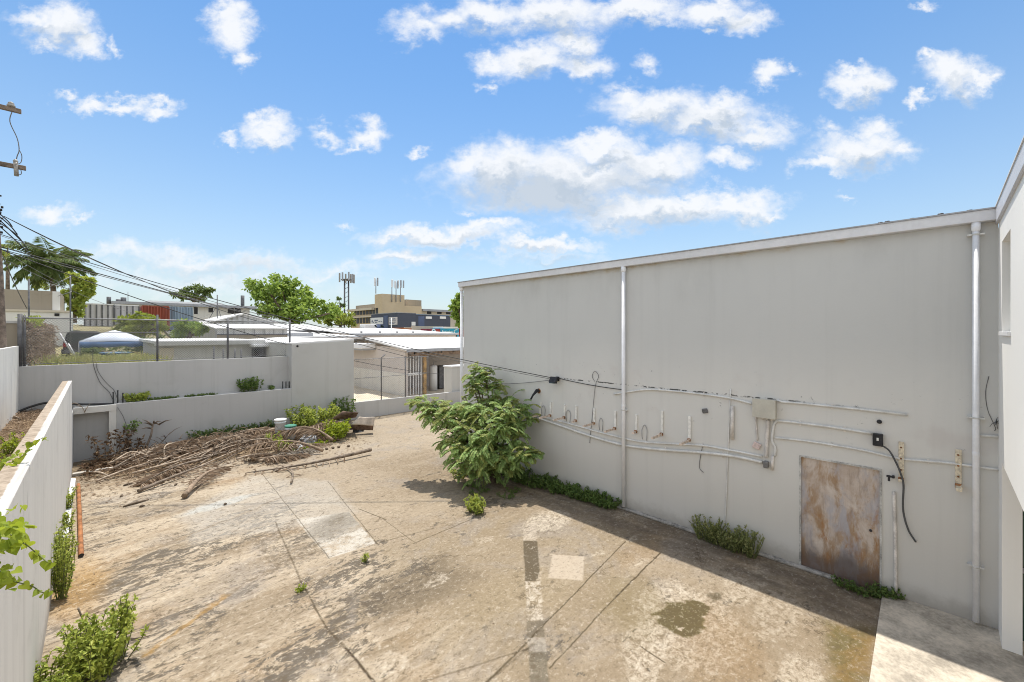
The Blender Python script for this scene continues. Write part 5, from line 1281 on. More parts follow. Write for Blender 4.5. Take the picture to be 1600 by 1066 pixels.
def far_tree(name, label, blobs, plane_t, mat, trunk_px, leaf=.5, n=2200, group=None, trunk_to=None):
    """crown from clumps given as photo ellipses at distance t, with gaps between clumps; limbs run to every clump"""
    tx, tyb = trunk_px
    base = W(tx, tyb, plane_t)
    o = thing(name, label, 'tree', base, group)
    tr = MB(); top = None
    cl = []
    for (px, py, rx, ry) in blobs:
        t_ = plane_t + random.uniform(-.5, .5) * rx / FPX * plane_t
        cl.append((W(px, py, t_), rx / FPX * plane_t, ry / FPX * plane_t))
    cz = min(c.z - r2 for c, r1, r2 in cl); fork = Vector((base.x, base.y, max(base.z + .5, cz + .2)))
    r0 = .035 * max(r1 for c, r1, r2 in cl) * 2 + .10
    tr.tube([base, (base + fork) / 2, fork], [r0 * 1.25, r0 * 1.05, r0], 8)
    for c, r1, r2 in cl:
        mid = (fork + c) / 2 + Vector((0, 0, -.1 * r1)); tr.tube(smooth([fork, mid, c], 3), [r0 * .6] * 3 + [r0 * .4] * 3 + [r0 * .12], 6)
    tr.build('trunk', M['bark'], o)
    lv = Leaves(); tot = sum(r1 * r2 for c, r1, r2 in cl)
    for c, r1, r2 in cl:
        k = int(n * r1 * r2 / tot); sub = max(5, k // 45)
        # sub-clumps give the uneven outline
        sd_ = rdir(sub) * (rng.random((sub, 1)) ** .45) * np.array([r1, r1, r2]) + np.array(c)
        pick = rng.integers(0, sub, k)
        P = sd_[pick] + rng.normal(size=(k, 3)) * np.array([r1, r1, r2]) * .13
        lv.diamonds(P, rdir(k, -.1), rdir(k, .8), leaf * rng.uniform(.6, 1.3, k), leaf * .33)
    lv.build('crown', mat, o)
    return o
far_tree('leafy_tree', 'large spreading bright green tree left of the cell tower', [(418, 452, 26, 20), (440, 447, 26, 17), (462, 458, 22, 17), (405, 462, 14, 10), (435, 470, 34, 20), (470, 474, 28, 18), (492, 466, 12, 12), (500, 482, 26, 15), (452, 490, 40, 14), (415, 485, 14, 10), (520, 488, 14, 10)], 72, M['leaf_tree'], (455, 512), .62, 6500)
far_tree('leafy_tree', 'pale yellow green tree just below the cell tower', [(520, 494, 16, 9), (536, 498, 18, 10), (548, 503, 9, 7), (510, 503, 14, 7)], 78, M['leaf_yel'], (532, 514), .5, 1500)
far_tree('leafy_tree', 'small dark tree poking above the roof of the white house', [(292, 458, 18, 9), (310, 452, 18, 10), (280, 463, 8, 5), (325, 460, 8, 8), (302, 464, 22, 7)], 92, M['leaf_dark'], (303, 474), .6, 1700)
far_tree('leafy_tree', 'dense bright tree hugging the far corner of the warehouse', [(716, 480, 12, 14), (722, 468, 9, 12), (728, 490, 14, 14), (712, 495, 9, 10), (735, 470, 10, 14), (722, 502, 12, 8)], 70, M['leaf_tree'], (722, 516), .55, 2600)
far_tree('leafy_tree', 'slender dark shrub at the foot of the cell tower', [(530, 467, 4, 4), (535, 476, 5, 5), (528, 480, 3, 3)], 112, M['leaf_dark'], (532, 500), .5, 260)
far_tree('leafy_tree', 'light green tree beside the palm above the chalky container', [(118, 440, 12, 12), (132, 450, 12, 14), (112, 462, 12, 12), (125, 474, 12, 12), (140, 440, 7, 6), (118, 486, 9, 8)], 36, M['leaf_weed'], (116, 505), .32, 2400)
far_tree('leafy_tree', 'small yellow green tree sprouting above the block house', [(55, 440, 9, 7), (62, 445, 9, 6), (46, 436, 5, 4)], 47, M['leaf_yel'], (56, 458), .3, 500)
far_tree('leafy_tree', 'wispy foliage behind the utility pole', [(12, 385, 8, 6), (20, 400, 7, 6), (5, 395, 7, 8)], 44, M['leaf_yel'], (12, 470), .26, 260)
far_tree('garden_bush', 'round yellow green bush behind the gazebo in front of the red container', [(205, 503, 18, 10), (222, 499, 17, 10), (240, 505, 18, 10), (215, 516, 26, 9), (250, 510, 10, 7), (232, 495, 10, 5)], 34, M['leaf_yel'], (222, 530), .26, 3600)
far_tree('garden_bush', 'darker rounded bush right of the yellow green one behind the fence', [(282, 514, 13, 9), (298, 508, 16, 8), (312, 515, 12, 9), (290, 524, 20, 8)], 33, M['leaf_tree'], (296, 536), .25, 2400)

# palm
pt = 37.0
pbase = W(82, 500, pt); ptop = W(80, 412, pt)
pa = thing('palm_tree', 'palm with a ragged dark crown behind the utility pole cables', 'palm tree', pbase)
MB().tube([pbase, (pbase + ptop) / 2 + Vector((.1, 0, 0)), ptop], [.24, .19, .17], 10).build('trunk', M['bark'], pa)
for k in range(46):
    az = k * 2.399 + random.uniform(-.2, .2); el_ = random.uniform(-.25, 1.25); L_ = random.uniform(2.3, 3.3)
    d = Vector((math.cos(az) * math.cos(el_), math.sin(az) * math.cos(el_), math.sin(el_)))
    pts = []; p = ptop.copy(); v = d.copy()
    for i in range(9):
        pts.append(p.copy()); p = p + v * (L_ / 8); v = (v + Vector((0, 0, -.17 - .05 * (el_ < .3)))).normalized()
    L_ *= 1.0
    fr_ = MB().tube(pts, [.045 - .004 * i for i in range(9)], 5).build('frond', M['stem'], pa)
    lv = Leaves(); q = 46
    tt = np.linspace(.08, .99, q) * 8; ii = np.minimum(7, tt.astype(int)); ff = (tt - ii)[:, None]
    PA = np.array([tuple(x) for x in pts]); P = PA[ii] * (1 - ff) + PA[ii + 1] * ff; T = unit(PA[ii + 1] - PA[ii])
    sd2 = unit(np.cross(T, np.array([0, 0, 1.0])))
    for sg in (1, -1):
        Dn = T * .55 + sd2 * sg * .8 + np.array([0, 0, -.55]) + rng.normal(size=(q, 3)) * .13
        lv.diamonds(P, Dn, np.tile([0, 0, 1.0], (q, 1)) + rng.normal(size=(q, 3)) * .2, .74 * np.sin(np.linspace(.5, 2.9, q)) + .18, .05)
    lv.build('leaflet', M['leaf_palm'], fr_, kind='stuff')

# ------------------------------------------------------------------ the green bush by the warehouse wall
def pinnate(lv, base, d, L_, pairs=11, leaf=.085, droop=.55, sub=False):
    """one compound leaf: rachis arcing over, paired leaflets"""
    p = np.array(base, float); v = np.array(d, float); pts = [p.copy()]; n = 7
    for i in range(n):
        v = v + np.array([0, 0, -droop / n * (1 + i * .25)]); v /= np.linalg.norm(v); p = p + v * (L_ / n); pts.append(p.copy())
    PA = np.array(pts); tt = np.linspace(.14, .985, pairs) * n; ii = np.minimum(n - 1, tt.astype(int)); ff = (tt - ii)[:, None]
    P = PA[ii] * (1 - ff) + PA[ii + 1] * ff; T = unit(PA[ii + 1] - PA[ii]); S_ = unit(np.cross(T, np.array([0, 0, 1.0]) + rng.normal(size=3) * .25))
    env = np.sin(np.linspace(.55, 2.75, pairs)) ** .7
    for sg in (1, -1):
        D_ = S_ * sg + T * .55 + np.array([0, 0, -.22]) + rng.normal(size=(pairs, 3)) * .10
        lv.diamonds(P, D_, np.tile([0, 0, 1.0], (pairs, 1)) + rng.normal(size=(pairs, 3)) * .22, leaf * env * rng.uniform(.85, 1.15, pairs) * (1.0), leaf * .22)
    return PA
bb = onZ(772, 752, 0); bb.x = min(bb.x, 8.55)
bu = thing('green_bush', 'tall green feathery leaved bush leaning out from the foot of the grey wall', 'bush', bb)
tips = [  # photo position, distance, clump radius, leaves
 (748, 580, 12.6, .24, 12), (742, 592, 12.5, .28, 16), (758, 586, 12.6, .26, 14), (770, 606, 12.6, .34, 20), (742, 612, 12.4, .30, 16), (768, 632, 12.4, .40, 26), (795, 628, 12.3, .34, 18), (728, 640, 12.0, .36, 22), (752, 650, 11.8, .42, 28),
 (650, 630, 12.4, .24, 12), (668, 636, 12.3, .32, 18), (690, 640, 12.2, .36, 20), (712, 650, 12.0, .38, 22), (672, 652, 12.0, .30, 16), (698, 662, 11.8, .36, 20), (732, 670, 11.6, .42, 24),
 (818, 640, 11.9, .26, 14), (826, 655, 11.7, .24, 12), (800, 660, 11.6, .38, 22), (790, 648, 11.5, .36, 22), (782, 672, 11.2, .42, 28), (806, 688, 11.4, .32, 16), (760, 690, 11.2, .44, 28),
 (705, 690, 11.6, .32, 18), (722, 706, 11.2, .38, 24), (742, 712, 11.0, .42, 26), (756, 722, 11.0, .40, 22), (716, 722, 11.3, .32, 16),
 (818, 706, 11.0, .26, 14), (832, 712, 10.9, .22, 12), (806, 716, 11.0, .28, 14), (788, 716, 11.1, .38, 20), (772, 735, 11.4, .40, 18), (745, 738, 11.5, .36, 16), (796, 735, 11.3, .3, 12), (724, 742, 11.8, .2, 7), (775, 700, 11.5, .42, 22), (735, 690, 11.9, .4, 18)]
br = MB(); lvA, lvB = Leaves(), Leaves(); rach = MB()
for (px, py, t_, r_, n_l) in tips:
    c = W(px, py, t_)
    c.x = min(c.x, BX - .28 - r_ * .5)
    st = bb + Vector((random.uniform(-.15, .12), random.uniform(-.2, .2), 0))
    k1 = st.lerp(c, .4) + Vector((0, 0, .25)); k2 = st.lerp(c, .75) + Vector((0, 0, .18))
    br.tube(smooth([st, k1, k2, c], 3), [.035] * 3 + [.027] * 3 + [.018] * 3 + [.01], 6)
    for i in range(int(n_l * 1.85)):
        a = i * 2.399 + random.random(); e = random.uniform(-.15, 1.1)
        d = np.array([math.cos(a) * math.cos(e), math.sin(a) * math.cos(e), math.sin(e)])
        p0 = np.array(c) + rng.normal(size=3) * r_ * .28
        L_ = r_ * random.uniform(.95, 1.5)
        if p0[0] + d[0] * L_ > BX - .03: d[0] = -abs(d[0]) * .5
        new = (random.random() < .34 and e > .3) or (random.random() < .07)
        PA = pinnate(lvB if new else lvA, p0, d, L_, 17, .095, .8)
        rach.tube([Vector(q) for q in PA], [.005] * 4 + [.003] * 4, 3, False)
br.build('branch', M['bark'], bu)
f1 = lvA.build('foliage', M['leaf_bush'], bu); lvB.build('young_foliage', M['leaf_bush_new'], bu); rach.build('leaf_stalk', M['stem'], bu)

# ------------------------------------------------------------------ weeds and creepers
def clump(name, label, cat, spots, mat, leaf=.05, nstem=18, h=.5, spread=.3, group=None, perstem=16, stemm='stem', lean=(0, 0, 0), loc=None, up=.3):
    """several stems fanned from each spot, with leaves up the stems"""
    o = thing(name, label, cat, loc or spots[0], group)
    st = MB(); lv = Leaves()
    for s in spots:
        for i in range(nstem):
            a = random.random() * 6.283; rr = spread * math.sqrt(random.random()); hh = h * random.uniform(.45, 1.1)
            p0 = Vector(s) + Vector((math.cos(a), math.sin(a), 0)) * rr * .35
            p2 = Vector(s) + Vector((math.cos(a) * rr, math.sin(a) * rr, hh)) + Vector(lean) * hh
            p1 = p0.lerp(p2, .5) + Vector((random.uniform(-.04, .04), random.uniform(-.04, .04), hh * .12))
            pts = smooth([p0, p1, p2], 4); st.tube(pts, [.006] * 4 + [.004] * 4 + [.002], 4, False)
            PA = np.array([tuple(q) for q in pts]); k = perstem
            tt = rng.uniform(.15, 1, k) * (len(pts) - 1); ii = np.minimum(len(pts) - 2, tt.astype(int)); ff = (tt - ii)[:, None]
            P = PA[ii] * (1 - ff) + PA[ii + 1] * ff
            D_ = rdir(k, up)
            lv.diamonds(P, D_, rdir(k, 1.2), leaf * rng.uniform(.6, 1.35, k), leaf * .28)
    st.build('stalk', M[stemm], o, kind='stuff'); lv.build('leaf_mass', mat, o, kind='stuff')
    return o
def Zs(lst, z=0.0): return [onZ(x, y, z) for x, y in lst]
cr_pts = [onX(px, 0, BX - .0) for px in ()]
spots = []
for y in np.linspace(5.4, 9.7, 28):
    spots.append(Vector((BX - .16 - random.random() * (.12 + .11 * (y - 5.7)), y, 0)))
clump('wall_creeper', 'low band of dark green creeper along the foot of the grey wall beside the bush', 'weed', spots, M['leaf_weed_dark'], .075, 17, .26, .32, perstem=16)
clump('wall_creeper', 'sparse creeper spilling over the shaded concrete left of the band', 'weed', Zs([(735, 760), (745, 775), (725, 742), (752, 768), (715, 738), (790, 778), (800, 770)]), M['leaf_weed_dark'], .055, 8, .13, .28, perstem=12)
clump('weed_clump', 'wide scraggly weed clump at the foot of the thin vertical line', 'weed', [Vector((BX - .18 - .1 * random.random(), y, 0)) for y in np.linspace(2.32, 3.25, 7)], M['leaf_weed_scrag'], .045, 28, .46, .27, perstem=20, up=.7)
clump('weed_clump', 'low weeds along the foot of the rusty door', 'weed', [Vector((BX - .12 - .12 * random.random(), y, 0)) for y in np.linspace(.5, .98, 6)] , M['leaf_weed_dark'], .045, 10, .13, .15, perstem=10)
clump('weed_clump', 'small sprout of weeds at the corner of the raised slab by the wall', 'weed', [Vector((BX - .10, y, .0)) for y in (.3, .42, .5)], M['leaf_weed_dark'], .05, 12, .16, .12, perstem=12)
clump('grass_tuft', 'yellowish grass tuft growing from the joint near the bush', 'weed', Zs([(738, 800), (748, 804), (744, 796)]), M['leaf_weed'], .07, 26, .34, .22, perstem=9, up=.9)
clump('grass_tuft', 'tiny bright green tuft in the left crack of the yard', 'weed', Zs([(470, 924)]), M['leaf_vine'], .05, 9, .08, .07, perstem=7)
clump('grass_tuft', 'tiny grass tuft below the pale repair slab', 'weed', Zs([(570, 879)]), M['leaf_weed'], .05, 12, .16, .08, perstem=6, up=.9)
clump('weed_sprig', 'sparse sprig of weeds in the shadow left of the bush', 'weed', Zs([(712, 745), (722, 748)]), M['leaf_weed'], .06, 9, .22, .2, perstem=9)
clump('leafy_shrub', 'bright leafy shrub growing at the bottom left of the yard', 'shrub', Zs([(140, 1048), (165, 1040), (185, 1030), (150, 1068)]), M['leaf_weed'], .06, 26, .66, .36, perstem=34)
clump('leafy_shrub', 'lower shrub squeezed between the white wall and the big bright shrub', 'shrub', Zs([(70, 1085), (95, 1098)]), M['leaf_weed'], .055, 20, .42, .22, perstem=28)
clump('leafy_shrub', 'tall narrow weed bush growing up the white boundary wall', 'shrub', [onZ(94, 912, 0), onZ(100, 890, 0), onZ(96, 935, 0)], M['leaf_weed'], .05, 26, .88, .17, perstem=34)
clump('leafy_shrub', 'small light weeds behind the white board along the wall', 'shrub', [onZ(104, 830, 0), onZ(106, 800, 0), onZ(108, 785, 0)], M['leaf_weed'], .055, 14, .4, .14, perstem=20)
# back corner plants
clump('leafy_shrub', 'big leafy shrub in the corner under the blank annex wall', 'shrub', [Vector((x, y, .1)) for x, y in ((6.2, 19.2), (6.8, 19.1), (7.3, 18.8), (6.5, 18.6))], M['leaf_weed'], .13, 22, .95, .6, perstem=24)
clump('leafy_shrub', 'darker upright shrub against the annex wall behind the cardboard', 'shrub', [Vector((x, 19.5, .1)) for x in (8.0, 8.5)], M['leaf_weed_dark'], .13, 18, 1.0, .42, perstem=22)
clump('leafy_shrub', 'yellow green shrub in front of the heaped sheets', 'shrub', [Vector((x, y, .05)) for x, y in ((6.6, 16.9), (7.1, 17.0), (6.9, 16.5))], M['leaf_vine'], .12, 16, .62, .42, perstem=20)
clump('wall_creeper', 'line of low dark weeds between the dead branches and the terrace wall', 'weed', [Vector((x, 19.65, .2)) for x in np.linspace(2.6, 5.6, 12)], M['leaf_weed_dark'], .09, 12, .34, .3, perstem=12)
clump('weed_sprig', 'yellow green weeds sprawling below the plastic bags', 'weed', Zs([(478, 700), (492, 698), (505, 694), (520, 690), (468, 704), (535, 684)]), M['leaf_vine'], .08, 9, .16, .3, perstem=9)
clump('weed_sprig', 'limp yellow green weeds hanging over the heap by the buckets', 'weed', [onZ(x, y, .28) for x, y in ((425, 688), (434, 692), (444, 700))], M['leaf_weed'], .09, 10, .25, .3, perstem=10)
# terrace ledge plants
clump('ledge_plant', 'leafy plant on the terrace ledge nearest the annex', 'plant', [Vector((onY(x, 600, 20.15).x, 20.15, 1.82)) for x in (380, 392, 402)], M['leaf_weed_dark'], .12, 12, .55, .3, 'plants on the terrace ledge', 14)
clump('ledge_plant', 'bright low plant on the terrace ledge just right of the alcove', 'plant', [Vector((onY(x, 600, 20.15).x, 20.15, 1.82)) for x in (202, 212, 222)], M['leaf_weed'], .10, 12, .28, .24, 'plants on the terrace ledge', 12)
clump('ledge_plant', 'mossy strip of plants along the middle of the terrace ledge', 'plant', [Vector((x, 20.12, 1.82)) for x in np.linspace(onY(236, 600, 20.1).x, onY(272, 600, 20.1).x, 8)], M['leaf_weed_dark'], .055, 7, .07, .16, 'plants on the terrace ledge', 9)
clump('ledge_plant', 'low strip of plants on the terrace ledge towards the right', 'plant', [Vector((x, 20.12, 1.82)) for x in np.linspace(onY(292, 600, 20.1).x, onY(335, 600, 20.1).x, 8)], M['leaf_weed_dark'], .055, 7, .06, .14, 'plants on the terrace ledge', 9)
clump('ledge_plant', 'tiny tuft beside the pipe stubs near the annex', 'plant', [Vector((onY(424, 600, 20.15).x, 20.15, 1.82))], M['leaf_weed_dark'], .08, 14, .16, .18, 'plants on the terrace ledge', 9)

# vine with heart shaped leaves at the left edge
def heart(mb, c, d, u, s):
    d = Vector(d).normalized(); sd_ = d.cross(Vector(u)).normalized(); n = sd_.cross(d)
    prof = [(-.05, 0), (-.22, .22), (-.14, .46), (.12, .55), (.45, .40), (.78, .16), (1.0, 0)]
    vs = [Vector(c) + d * s * x + sd_ * s * y + n * (s * .18 * y - s * .12 * x * x) for x, y in prof] + [Vector(c) + d * s * x - sd_ * s * y + n * (s * .18 * y - s * .12 * x * x) for x, y in prof[1:-1]]
    mid = [Vector(c) + d * s * x - n * s * .12 * x * x for x in (.12, .45, .78)]
    k = len(vs); vs += mid
    L_ = [0, 1, 2, 3, 4, 5, 6]; Rr = [0, 7, 8, 9, 10, 11, 6]; mdl = [k, k + 1, k + 2]
    for S_, fl in ((L_, 0), (Rr, 1)):
        f = [(S_[0], S_[1], mdl[0]), (S_[1], S_[2], mdl[0]), (S_[2], S_[3], mdl[0]), (S_[3], mdl[1], mdl[0]), (S_[3], S_[4], mdl[1]), (S_[4], mdl[2], mdl[1]), (S_[4], S_[5], mdl[2]), (S_[5], S_[6], mdl[2])]
        if fl: f = [q[::-1] for q in f]
        b0 = len(mb.V)
        if not fl: mb.V += vs; mb._b = b0
        mb.F += [tuple(mb._b + i for i in q) for q in f]; mb.S += [True] * len(f)
def vine(label, runs, t_, ls, nmass=(), z=None):
    o = thing('heart_leaf_vine', label, 'vine', W(*runs[0][0], t_), 'heart leaved vines at the left edge')
    st = MB(); lf = MB()
    for pts in runs:
        P = [W(x, y, t_ + .04 * math.sin(i * 1.7)) for i, (x, y) in enumerate(pts)]
        st.tube(smooth(P, 4), .0035, 5)
        for p in P[1:]:
            for _ in range(2 if random.random() < .5 else 1):
                d = Vector((random.uniform(-.6, .6), random.uniform(-.6, .6), random.uniform(-1, -.1)))
                heart(lf, p + Vector((0, 0, -.005)), d, Vector((random.uniform(-.7, .7), random.uniform(-.9, -.1), .7)), ls * random.uniform(.75, 1.2))
    for (x, y, r_, n_) in nmass:
        for _ in range(n_):
            c = W(x + random.gauss(0, r_), y + random.gauss(0, r_ * .8), t_ + random.uniform(-.15, .2))
            d = Vector((random.uniform(-.8, .8), random.uniform(-.8, .8), random.uniform(-1, .1)))
            heart(lf, c, d, Vector((random.uniform(-.8, .8), random.uniform(-.8, .2), .8)), ls * random.uniform(.7, 1.25))
    st.build('stem', M['stem'], o); lf.build('leaf_mass', M['leaf_vine'], o)
vine('upper heart leaved vine dangling in front of the white boundary wall', [[(-20, 830), (10, 832), (30, 845), (42, 852), (54, 862), (62, 868), (72, 877), (79, 880)]], 2.75, .056, [(8, 815, 14, 26), (20, 830, 12, 22), (28, 848, 8, 12), (3, 850, 9, 12)])
vine('lower heart leaved vine trailing along the white boundary wall', [[(-20, 890), (5, 895), (22, 908), (36, 912), (50, 916), (60, 922), (68, 926), (76, 924)]], 2.7, .048, [(6, 895, 9, 14), (12, 908, 7, 10), (2, 912, 5, 5)])
vine('vine creeping over the coping of the white boundary wall', [[(-5, 735), (8, 728), (20, 722), (30, 716), (40, 709), (47, 702)], [(0, 748), (6, 738), (14, 730)], [(34, 697), (48, 692), (58, 688), (69, 684)]], 4.55, .06, [(5, 738, 8, 14), (15, 726, 7, 10), (30, 714, 6, 8)])
clump('bed_weed', 'bright weeds growing in the earth bed left of the white boundary wall', 'weed', [onZ(4, 715, 1.78), onZ(16, 712, 1.78), onZ(2, 740, 1.78), onZ(26, 700, 1.78)], M['leaf_vine'], .06, 12, .3, .28, perstem=12)

# dry vine on the neighbour's side screen
sv = thing('vine_screen', 'tall screen of dry brown vines on the side fence behind the corner post', 'hedge', (-1.72, 27, 2.2))
lv = Leaves(); k = 5200
P = np.stack([rng.normal(-1.62, .08, k), 20.9 + 11.5 * rng.random(k), 2.5 + 2.2 * rng.random(k) ** .9], 1)
P[:, 2] -= (rng.random(k) < .1) * .3
lv.diamonds(P, rdir(k, -.7), rdir(k, .2), rng.uniform(.08, .22, k), .03)
lv.build('dry_foliage', M['leaf_dry'], sv)
lv = Leaves(); k = 260
P = np.stack([rng.normal(-1.6, .1, k), 21.2 + 3.0 * rng.random(k), 4.55 + .3 * rng.random(k)], 1)
lv.diamonds(P, rdir(k), rdir(k, 1), .12, .035); lv.build('green_foliage', M['leaf_yel'], sv)
mb = MB()
for i in range(60):
    y = 20.9 + 11 * random.random(); mb.tube(smooth([(-1.66, y, 2.4), (-1.6, y + random.uniform(-.3, .3), 3.5), (-1.62, y + random.uniform(-.5, .5), 4.7)], 3), .012, 4, False)
mb.build('stems', M['bark'], sv); MB().box(-1.74, -1.69, 20.9, 32.5, 2.3, 4.62).build('boards', simple('silvered_boards', (.38, .36, .33), .9, 0, .35, 3), sv)

far_tree('garden_bush', 'low dark clutter of shrubs behind the gazebo', [(150, 548, 22, 9), (205, 546, 20, 8), (235, 545, 18, 12), (225, 535, 16, 8), (243, 532, 12, 10)], 27.5, M['leaf_dark'], (215, 562), .16, 2600)
# tall dry grass in the neighbour's yard: nobody could count it
lv = Leaves(); k = 9000
x = rng.uniform(-1.5, 1.9, k); y = 21.15 + 11 * rng.random(k) ** 1.3
hh = rng.uniform(.35, 1.0, k) * np.where(y < 23, 1.12, .85)
P = np.stack([x, y, np.full(k, 2.3)], 1)
D_ = rng.normal(size=(k, 3)) * .24 + np.array([0, 0, 1.0]); D_[:, 1] = np.abs(D_[:, 1]) * .8
lv.diamonds(P, D_, rdir(k), hh * 1.15, .014)
k2 = 1500; x = rng.uniform(-1.5, 1.9, k2); y = 21.0 + 9 * rng.random(k2); P = np.stack([x, y, 2.6 + .7 * rng.random(k2)], 1)
lv.diamonds(P, rdir(k2, .4), rdir(k2, .6), .12, .03)
lv.build('tall_grass', M['grass'], label='tall dry grass and weeds filling the neighbour yard behind the fence', kind='stuff')

# ------------------------------------------------------------------ brush pile of dead fronds and branches
def G3(px, py, z=0.0): return onZ(px, py, z)
def pile_h(p):
    """height of the litter heap under a ground point"""
    e = max(0.0, 1 - ((p.x - 3.4) / 3.4) ** 2) * max(0.0, 1 - ((p.y - 18.6) / 2.0) ** 2)
    return .22 * e
M['branch'] = simple('dead_branch', (.215, .17, .13), .9, 0, .45, 7, .4)
M['frondstem'] = simple('dry_frond_stem', (.27, .20, .14), .85, 0, .4, 6, .3)
M['palebranch'] = simple('bleached_branch', (.38, .305, .23), .9, 0, .35, 7, .4)
def frond(label, p0, p1, w0=.05, leafed=1.0, bend=.1, mat='frondstem', llen=.4, side=(1, -1), lift=.06, arch=.15, lmat='leaf_dry'):
    p0, p1 = Vector(p0), Vector(p1); L_ = (p1 - p0).length; sdv = (p1 - p0).cross(Vector((0, 0, 1))).normalized()
    pts = []
    for i in range(13):
        s = i / 12; q = p0.lerp(p1, s) + sdv * math.sin(s * math.pi) * bend * L_ + Vector((0, 0, lift + arch * math.sin(s * math.pi)))
        q.z = max(q.z, .03); pts.append(q)
    o = thing('dry_palm_frond', label, 'palm frond', p0, 'dry palm fronds in the brush pile')
    MB().tube(pts, [w0 * (1 - .82 * i / 12) for i in range(13)], 6).build('stem', M[mat], o)
    if leafed > 0:
        lv = Leaves(); q = int(46 * leafed); lo = .25
        tt = np.linspace(lo, .99, q) * 12; ii = np.minimum(11, tt.astype(int)); ff = (tt - ii)[:, None]
        PA = np.array([tuple(x) for x in pts]); P = PA[ii] * (1 - ff) + PA[ii + 1] * ff; T = unit(PA[ii + 1] - PA[ii]); S_ = unit(np.cross(T, np.array([0, 0, 1.0])))
        for sg in side:
            D_ = T * .45 + S_ * sg + np.array([0, 0, -.28]) + rng.normal(size=(q, 3)) * .2
            lv.diamonds(P, D_, np.tile([0, 0, 1.0], (q, 1)) + rng.normal(size=(q, 3)) * .45, llen * rng.uniform(.6, 1.15, q), .022)
        lv.build('leaflet', M[lmat], o, kind='stuff')
    return o
frond('dry palm frond with combed leaflets reaching furthest forward out of the pile', G3(288, 780), G3(352, 733), .075, .9, -.03, llen=.42, side=(-1, 1), lift=.08)
frond('long dark bare frond stem lying left of the combed frond', G3(216, 771), G3(345, 722), .05, .35, .03, 'branch', side=(1,), arch=.08)
frond('long curved frond stem sweeping right out of the pile onto bare concrete', G3(580, 705, .12), G3(385, 742), .07, .3, -.07, 'branch', arch=.0)
frond('arched frond curling over the pile towards the buckets', G3(505, 707, .05), G3(392, 700, .45), .06, .7, .10, arch=.2, llen=.5)
frond('broad drooping frond heaped in front of the buckets', G3(520, 690, .1), G3(440, 676, .5), .05, 1.2, .12, arch=.25, llen=.75)
frond('frond bending towards the yellow green shrub', G3(560, 672, .1), G3(492, 668, .4), .05, 1.0, .15, arch=.2, llen=.6)
frond('curved bare stem whose tip hooks forward on the bare concrete', G3(455, 757), G3(415, 727), .03, .1, .14, 'branch', arch=.02)
frond('pale frond at the left end of the pile beside the alcove', G3(168, 728, .1), G3(290, 690, .3), .035, .6, .05, 'palebranch', arch=.1)
for i in range(9):
    a = Vector((random.uniform(1.2, 6.0), random.uniform(16.6, 18.6), 0)); an = random.uniform(-.5, .6); L_ = random.uniform(1.6, 2.8)
    b_ = a + Vector((math.cos(an) * L_, math.sin(an) * L_, 0)); hA, hB = pile_h(a), pile_h(b_)
    frond(f'{ords[i]} tangled frond from the left inside the heap' if 0 else ['crumpled brown frond at the left foot of the heap', 'flattened frond in the middle of the heap', 'twisted frond on the ridge of the heap', 'half buried frond near the terrace wall', 'pale split frond on the front slope of the heap', 'frond with tattered leaflets pointing right', 'frond lying across the bare stems', 'short curled frond near the buckets', 'grey frond under the branches'][i],
          a + Vector((0, 0, hA)), b_ + Vector((0, 0, hB)), .045, 1.0, random.uniform(-.12, .12), llen=.45, arch=.12)
adj = ['bleached', 'ragged', 'split', 'curled', 'flattened', 'frayed', 'mouldering', 'stiff', 'limp', 'broken', 'pale grey', 'snapped', 'crooked', 'trampled']
spot = ['behind the combed frond', 'right of the combed frond', 'in the thick of the heap', 'below the tall bucket', 'under the arched frond', 'at the front edge of the heap', 'beside the hooked bare stem', 'over the long dark stem', 'left of the combed frond', 'near the middle of the front slope', 'beneath the thick dark branch', 'between the bucket and the curved stem', 'on the left front slope', 'on the crest of the heap']
for i in range(14):
    a = G3(random.uniform(250, 420), random.uniform(690, 728)); an = random.uniform(-2.6, .7) if i % 3 == 0 else random.uniform(-.3, .75); L_ = random.uniform(1.0, 2.0)
    b_ = a + Vector((math.cos(an) * L_, math.sin(an) * L_, 0)); b_.y = min(b_.y, 19.6)
    frond(f'{adj[i]} dry frond {spot[i]}', a + Vector((0, 0, pile_h(a) + .02 + random.random() * .15)), b_ + Vector((0, 0, pile_h(b_) + .02)), .04, 1.5, random.uniform(-.2, .2), llen=random.uniform(.3, .55), arch=random.uniform(.05, .2), mat=random.choice(['frondstem', 'palebranch', 'branch']), lmat=random.choice(['leaf_dry', 'leaf_dry', 'leaf_pale']))
def branch(label, pts, r0, r1, mat='branch', twigs=0, group='dead branches in the brush pile'):
    P = smooth(pts, 4); n = len(P)
    mb = MB().tube(P, [r0 + (r1 - r0) * i / (n - 1) for i in range(n)], 6)
    for k in range(twigs):
        i = random.randrange(n // 3, n - 1); q = P[i]; d = Vector((random.uniform(-1, 1), random.uniform(-.6, .4), random.uniform(.0, .8))) * random.uniform(.2, .5)
        mb.tube([q, q + d * .5 + Vector((0, 0, .04)), q + d], [r1 * 1.3 + .003, r1 + .002, .002], 4)
    return mb.build('dead_branch', M[mat], label=label, cat='branch', group=group)
T_ = onY
branch('forked bare branch standing up against the terrace wall', [T_(228, 700, 19.5), T_(236, 680, 19.5), T_(240, 662, 19.6), T_(250, 664, 19.7)], .045, .02, twigs=6)
branch('leaning twig rising right of the forked branch', [T_(236, 708, 19.4), T_(250, 694, 19.5), T_(266, 676, 19.7)], .03, .008, twigs=6)
branch('thick dark branch lying along the back of the pile', [T_(255, 716, 18.6), T_(290, 709, 18.9), T_(340, 698, 19.2), T_(385, 688, 19.4)], .07, .05, twigs=3)
